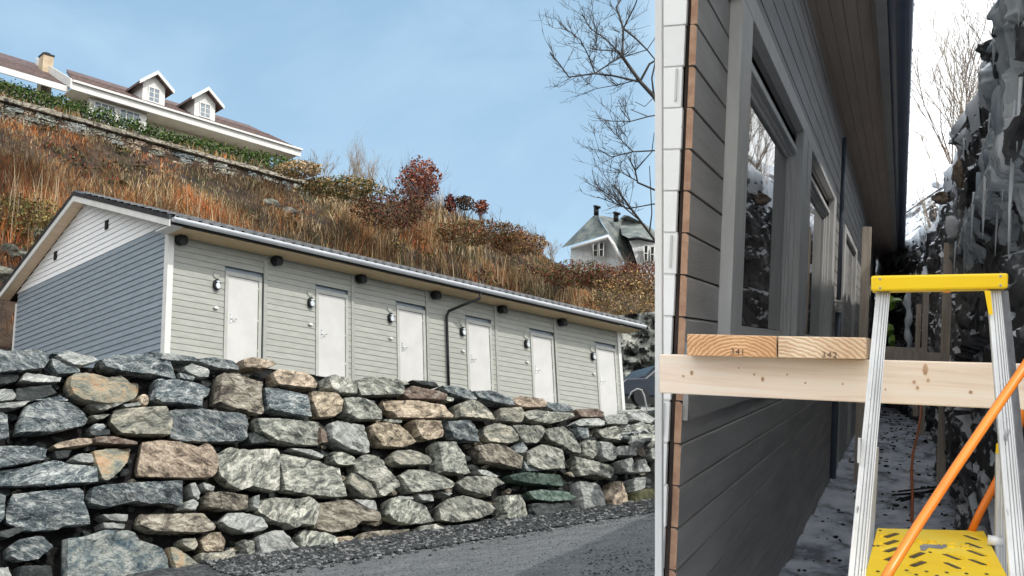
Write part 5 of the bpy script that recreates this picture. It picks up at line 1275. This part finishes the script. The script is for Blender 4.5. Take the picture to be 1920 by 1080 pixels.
KN = ((1281, 705, 2.5, 2), (1297, 699, 3, 5), (1414, 702, 2, 3), (1430, 711, 3, 5), (1476, 702, 2, 2), (1510, 718, 2, 2), (1580, 720, 2, 2), (1714, 716, 3, 3), (1720, 727, 2.5, 4), (1735, 692, 4, 11), (1740, 713, 2.5, 4), (1385, 690, 1.5, 1.5), (1820, 735, 3, 3), (1660, 730, 1.5, 2))
for (px, py, rx, ry) in KN:
    c_ = RZ(px, py, 2.6); mb = MB(); s_ = 2.6 / 2300; n_ = 10
    P_ = [(c_[0] + math.cos(6.28 * k / n_) * rx * s_, c_[2] + math.sin(6.28 * k / n_) * ry * s_) for k in range(n_)]
    mb.prism(P_, 1, 2.5985, 2.6005); k_ = link('knot', mb.mesh('knot', M['knot']), bo)
bv = bo.modifiers.new('bevel', 'BEVEL'); bv.width = .003; bv.segments = 2
def endmat(name, cx, cz, cols, freq):
    m = bpy.data.materials.new(name); m.use_nodes = True; n, l = m.node_tree.nodes, m.node_tree.links; p = n['Principled BSDF']; p.inputs['Roughness'].default_value = .7
    t = n.new('ShaderNodeTexCoord'); mp = n.new('ShaderNodeMapping'); mp.inputs['Location'].default_value = (-cx, 0, -cz); mp.inputs['Scale'].default_value = (1, 0, 1.25); mp.inputs['Rotation'].default_value = (0, 0, 0); l.new(t.outputs['Object'], mp.inputs[0])
    wv = n.new('ShaderNodeTexWave'); wv.wave_type = 'RINGS'; wv.rings_direction = 'SPHERICAL'; wv.inputs['Scale'].default_value = freq; wv.inputs['Distortion'].default_value = 4.5; wv.inputs['Detail'].default_value = 3; wv.inputs['Detail Scale'].default_value = 1.6
    l.new(mp.outputs[0], wv.inputs[0]); nz = n.new('ShaderNodeTexNoise'); nz.inputs['Scale'].default_value = 12; nz.inputs['Detail'].default_value = 6; l.new(t.outputs['Object'], nz.inputs[0])
    r = n.new('ShaderNodeValToRGB'); r.color_ramp.elements[0].color = (*cols[0], 1); r.color_ramp.elements[1].color = (*cols[1], 1); r.color_ramp.elements[0].position = -.0; r.color_ramp.elements[1].position = .6; l.new(wv.outputs['Fac'], r.inputs[0])
    mxx = n.new('ShaderNodeMix'); mxx.data_type = 'RGBA'; mxx.blend_type = 'MULTIPLY'; mxx.inputs[0].default_value = .7; r2 = n.new('ShaderNodeValToRGB'); r2.color_ramp.elements[0].position = .35; r2.color_ramp.elements[0].color = (.72, .6, .5, 1); r2.color_ramp.elements[1].position = .6; r2.color_ramp.elements[1].color = (1, 1, 1, 1)
    l.new(nz.outputs['Fac'], r2.inputs[0]); l.new(r.outputs[0], mxx.inputs[6]); l.new(r2.outputs[0], mxx.inputs[7]); l.new(mxx.outputs[2], p.inputs['Base Color'])
    bp = n.new('ShaderNodeBump'); bp.inputs['Strength'].default_value = .3; bp.inputs['Distance'].default_value = .003; l.new(wv.outputs['Fac'], bp.inputs['Height']); l.new(bp.outputs[0], p.inputs['Normal'])
    return m
def textmesh(s, size, m, name='printed_number'):
    cu = bpy.data.curves.new('t', 'FONT'); cu.body = s; cu.size = size; cu.extrude = .0002; cu.space_character = 1.15
    o = bpy.data.objects.new('t', cu); col.objects.link(o); dg = bpy.context.evaluated_depsgraph_get(); me = bpy.data.meshes.new_from_object(o.evaluated_get(dg)); bpy.data.objects.remove(o); me.materials.clear(); me.materials.append(m); me.name = name
    return me
M['ink'] = mat('faded_stamp_ink', [(.12, .075, .05), (.2, .13, .09)], 30, 3, .8)
for (pa, pb, pc, pd, txt, tx_, ty_, cols, cxz, fq, lb) in (
    ((1288, 626), (1456, 630), (1456, 671), (1288, 667), '341', 1369, 664, ((.58, .27, .11), (.84, .52, .28)), (1385, 712), 34, 'left joist end with curved growth rings stamped 341'),
    ((1459, 630), (1625, 633), (1625, 674), (1459, 671), '342', 1540, 670, ((.68, .42, .24), (.88, .7, .5)), (1440, 800), 30, 'right joist end, paler, stamped 342')):
    Yp = 2.55; q = [RZ(*p, Yp) for p in (pd, pc, pb, pa)]
    m = endmat('joist_end_' + txt, *[RZ(*cxz, Yp)[k] for k in (0, 2)], cols, fq)
    mb = MB(); ln_ = 1.15
    mb.hexa([tuple(q[0]), tuple(q[1]), (q[1][0], Yp + ln_, q[1][2]), (q[0][0], Yp + ln_, q[0][2]), tuple(q[3]), tuple(q[2]), (q[2][0], Yp + ln_, q[2][2]), (q[3][0], Yp + ln_, q[3][2])], ms=[0, 0, 1, 0, 1, 0])
    T = root('timber_joist', (0, 0, 0), MR, label=lb, cat='joist')
    build('joist', mb, [M['timber'], m], T, bev=.0025)
    me = textmesh(txt, .019, M['ink']); P = RZ(tx_, ty_, Yp - .0012)
    o = link('printed_number', me, T); o.matrix_local = Matrix.Translation(P) @ Matrix.Rotation(math.pi / 2, 4, 'X')

# step ladder
M['yellow'] = mat('yellow_plastic', [(.92, .58, .0), (.95, .63, .002)], 5, 6, .45, .05, 40, speck=(34, .7, (.45, .3, .03)))
M['yplate'] = mat('worn_yellow_plate', [(.9, .56, .004), (.95, .64, .01), (.95, .72, .08)], 3, 7, .6, .1, 40, speck=(26, .68, (.3, .22, .08)))
M['alu'] = mat('scuffed_aluminium', [(.6, .6, .6), (.8, .8, .8)], 7, 8, .42, .15, 60, (3, 3, .6), metal=.15, speck=(30, .68, (.25, .25, .25)))
M['slot'] = mat('slot_shade', [(.05, .04, .03), (.12, .09, .06)], 20, 3, .8)
M['orange0'] = mat('orange_stop', [(.7, .25, .01), (.8, .3, .02)], 6, 3, .5)
M['grey_worn_shade'] = mat('worn_metal_and_shade', [(.16, .16, .17), (.28, .28, .29)], 20, 5, .6)  # dark grey for the worn patch, rail web and painted groove shade
LD = root('step_ladder', (0, 0, 0), MR, label='aluminium step ladder with bright yellow top cap and worn yellow platform', cat='ladder')
q = [RZ(*p, 2.22) for p in ((1633, 546), (1890, 541), (1891, 512), (1633, 517))]
mb = MB(); dp_ = .085
mb.hexa([tuple(q[0]), tuple(q[1]), (q[1][0], 2.22 + dp_, q[1][2]), (q[0][0], 2.22 + dp_, q[0][2]), tuple(q[3]), tuple(q[2]), (q[2][0], 2.22 + dp_, q[2][2]), (q[3][0], 2.22 + dp_, q[3][2])])
build('top_cap', mb, M['yellow'], LD, bev=.004)
build('cap_screw', MB().tube([RZ(1775, 546, 2.23), RZ(1775, 549, 2.23)], .006, 8), M['orange0'], LD)
for (px_, py_) in ((1650, 523), (1650, 540), (1876, 518), (1876, 535)): build('rivet', MB().tube([Vector(RZ(px_, py_, 2.2195)), Vector(RZ(px_, py_, 2.2195)) + Vector((0, .002, 0))], .0022, 8), M['chrome'], LD)
def rail(p0, p1, p2, p3, Y0, Y1, side, nm='rail'):
    # front face corners in order: bottom left, bottom right, top right, top left
    r = []
    for p, y in ((p0, Y1), (p1, Y1), (p2, Y0), (p3, Y0)): r.append(Vector(RZ(*p, y)))
    mb = MB(); dv = Vector((0, .035, 0)); bl, br, tr_, tl = r
    mb.hexa([bl, br, br + dv, bl + dv, tl, tr_, tr_ + dv, tl + dv])
    # raised ribs
    for f0, f1 in ((.05, .14), (.42, .5), (.62, .69), (.8, .87)):
        a, b2 = bl.lerp(br, f0), bl.lerp(br, f1); c, d = tl.lerp(tr_, f1), tl.lerp(tr_, f0); e = Vector((0, -.0018, 0))
        mb.hexa([a + e, b2 + e, b2, a, d + e, c + e, c, d])
    ro = build(nm, mb, M['alu'], LD)
    for f0, f1 in ((.33, .365), (.56, .59), (.74, .77), (.9, .925)):
        a, b2 = bl.lerp(br, f0), bl.lerp(br, f1); c, d = tl.lerp(tr_, f1), tl.lerp(tr_, f0); e = Vector((0, -.0004, 0))
        build('rib_shade_strip', MB().hexa([a + e, b2 + e, b2, a, d + e, c + e, c, d]), M['grey_worn_shade'], ro)  # flat dark strips, the shade between the ribs put into the colour
    return ro
rail((1583, 1150), (1617, 1150), (1669, 547), (1643, 547), 2.24, 2.1, -1)
rail((1899, 1150), (1934, 1150), (1876, 544), (1852, 544), 2.24, 2.1, 1)
# side web of the right rail
r4 = [Vector(RZ(*p, y)) for p, y in (((1934, 1150), 2.1), ((1950, 1150), 2.135), ((1889, 546), 2.275), ((1876, 544), 2.24))]
mb = MB(); e = Vector((.0015, 0, 0)); mb.hexa([r4[0], r4[0] + e, r4[1] + e, r4[1], r4[3], r4[3] + e, r4[2] + e, r4[2]]); build('rail_web', mb, M['grey_worn_shade'], LD)
def wedge(ps, Y, m, nm, th=.006):
    a = [Vector(RZ(*p, Y)) for p in ps]; n = len(a); mb = MB(); mb.v = [tuple(v) for v in a] + [tuple(v + Vector((0, th, 0))) for v in a]
    mb.face(range(n)[::-1]); mb.face([n + i for i in range(n)])
    for i in range(n): j = (i + 1) % n; mb.face((i, j, n + j, n + i))
    return build(nm, mb, m, LD)
wedge([(1846, 545), (1857, 545), (1862, 590), (1854, 590)], 2.215, M['yellow'], 'plastic_tab')
# rear legs
rail((1866, 1150), (1892, 1150), (1889, 850), (1868, 850), 2.75, 2.8, 1, 'rear_leg')
wedge([(1867, 850), (1868, 832), (1874, 830), (1881, 850)], 2.74, M['yellow'], 'leg_cap')
rail((1620, 1150), (1630, 1150), (1648, 840), (1640, 840), 2.75, 2.8, 1, 'rear_leg')
build('brace', MB().tube([RZ(1852, 1012, 2.7), RZ(1880, 1016, 2.7)], .011, 8), M['alu'], LD)
build('hinge', MB().box(*[v for v in (RZ(1607, 870, 2.15)[0], RZ(1612, 870, 2.15)[0])], 2.15, 2.17, RZ(1607, 868, 2.15)[2], RZ(1607, 822, 2.15)[2]), M['alu'], LD)
# platform; slots and holes are dark slabs laid on top, imitating their shade
PB = -.42
def pp(px, py): return RB(px, py, PB)
c4 = [pp(1608, 1130), pp(1915, 1130), pp(1845, 995), pp(1645, 990)]
def slab_poly(ps, z0, z1, m, nm, parent, **k):
    mb = MB(); n = len(ps); mb.v = [(p[0], p[1], z0) for p in ps] + [(p[0], p[1], z1) for p in ps]
    mb.face(range(n)[::-1]); mb.face([n + i for i in range(n)])
    for i in range(n): j = (i + 1) % n; mb.face((i, j, n + j, n + i))
    return build(nm, mb, m, parent, **k)
plat = slab_poly(c4, PB - .016, PB, M['yplate'], 'platform', LD, bev=.002)
slots = [((1659, 1008), (1681, 1001)), ((1659, 1021), (1680, 1014)), ((1660, 1035), (1682, 1028)), ((1661, 1051), (1678, 1045)), ((1707, 1046), (1729, 1037)), ((1709, 1062), (1731, 1054)),
         ((1811, 1005), (1834, 1013)), ((1814, 1019), (1839, 1028)), ((1818, 1033), (1845, 1043)), ((1821, 1050), (1848, 1060)), ((1772, 1040), (1799, 1050)), ((1775, 1056), (1800, 1067))]
for a, b2 in slots:
    A, B = Vector(pp(*a)), Vector(pp(*b2)); d = (B - A).normalized(); nrm = Vector((-d.y, d.x, 0)) * .0062
    ps = [A - nrm, B - nrm, B + nrm, A + nrm]; slab_poly(ps, PB + .0004, PB + .0016, M['slot'], 'grip_slot_shade', plat)
    nr2 = Vector((-d.y, d.x, 0)) * .0035; ps = [A - nr2 + nrm * 1.0, B - nr2 + nrm, B + nrm * 1.5, A + nrm * 1.5]; slab_poly(ps, PB + .0003, PB + .0035, M['yplate'], 'slot_lip', plat)
wp = [(1724, 1024), (1733, 1021), (1750, 1022), (1776, 1021), (1775, 1026), (1765, 1030), (1755, 1029), (1742, 1027), (1735, 1033), (1727, 1033)]
slab_poly([pp(*p) for p in wp], PB + .0004, PB + .001, M['grey_worn_shade'], 'worn_patch', plat)
for i, (x, y) in enumerate([(1646, 1072), (1700, 1070), (1737, 1072), (1775, 1074), (1812, 1076), (1850, 1077), (1744, 1036), (1650, 995), (1638, 1024), (1646, 1024), (1718, 1078), (1757, 1080)]):
    A = Vector(pp(x, y)); slab_poly([A + Vector((.0035 * math.cos(k), .007 * math.sin(k), 0)) for k in (0, 1, 2, 3, 4, 5)], PB + .0004, PB + .0012, M['slot'], 'rivet_hole_shade', plat)  # dark spots laid on the plate for the shade inside small holes
me = textmesh('AMIGO', .05, M['yplate'], 'embossed_letters'); me2 = link('embossed_letters', me, plat)
P = Vector(pp(1712, 1017)); me2.matrix_local = Matrix.Translation(P + Vector((0, 0, .0008))) @ Matrix.Scale(1.7, 4, Vector((0, 1, 0))) @ Matrix.Scale(.62, 4, Vector((1, 0, 0))) @ Matrix.Scale(8, 4, Vector((0, 0, 1)))

# orange hose and cords
M['orange'] = mat('orange_rubber', [(.8, .19, .012), (.88, .24, .02)], 6, 4, .35)
M['orange2'] = mat('dull_orange_cord', [(.5, .12, .03), (.6, .16, .04)], 6, 4, .6)
def tubepx(name, pts, r, m, **k):
    mb = MB(); mb.tube([RZ(x, y, d) for x, y, d in pts], r, 10); return single(name, mb, m, MR, **k)
tubepx('orange_hose', [(1965, 615, 1.95), (1925, 682, 1.9), (1860, 777, 1.84), (1790, 880, 1.78), (1722, 984, 1.72), (1672, 1064, 1.67), (1640, 1120, 1.62)], [.0066] * 7, M['orange'], label='bright orange hose slanting in front of the ladder', cat='hose')
tubepx('orange_hose', [(1940, 720, 2.9), (1918, 775, 2.9), (1905, 815, 2.9), (1870, 900, 2.9), (1838, 960, 2.9), (1815, 1010, 2.9)], [.0085] * 6, M['orange'], label='orange hose crossing behind the right ladder rail', cat='hose')
cd = [(1725, 750, 14), (1727, 775, 13.4), (1720, 815, 12.6), (1712, 850, 11.5), (1709, 880, 10.8), (1711, 930, 10.2), (1710, 975, 9.6), (1715, 1010, 8.8)]
tubepx('extension_cord', cd, [.012] * 8, M['orange2'], label='thin dull orange cord hanging down to the snow behind the ladder', cat='cord')
# small evergreen sprig by the far wall
sp = root('green_sprig', rp(-.02, 9, -.15), MR, label='few green leaves showing between the left ladder rail and the studs', cat='plant')
M['gleaf'] = mat('green_leaf', [(.1, .2, .02), (.2, .34, .04)], 8, 3, .4)
mb = MB(); mb.tube([RZ(1655, 668, 9), RZ(1660, 620, 9), RZ(1664, 560, 9)], .006, 5)
mb.v = [tuple(Vector(v) - Vector((-.02, 9, -.15))) for v in mb.v]; build('stem', mb, M['bark'], sp)
for (x, y, w_, h_) in ((1670, 568, 9, 15), (1682, 563, 9, 5), (1667, 618, 9, 12), (1672, 638, 6, 12)):
    c = Vector(RZ(x, y, 9)) - Vector((-.02, 9, -.15)); s = 9 / 2300; lf = MB(); n = 8
    lf.v = [tuple(c + Vector((math.cos(6.28 * k / n) * w_ * s, .03 * math.sin(k), math.sin(6.28 * k / n) * h_ * s))) for k in range(n)] + [tuple(c + Vector((0, -.02, 0)))]
    for k in range(n): lf.face((k, (k + 1) % n, n))
    build('leaf', lf, M['gleaf'], sp)

# ------------------------------------------------------------------ render settings
sc.render.engine = 'CYCLES'
bpy.context.view_layer.update()
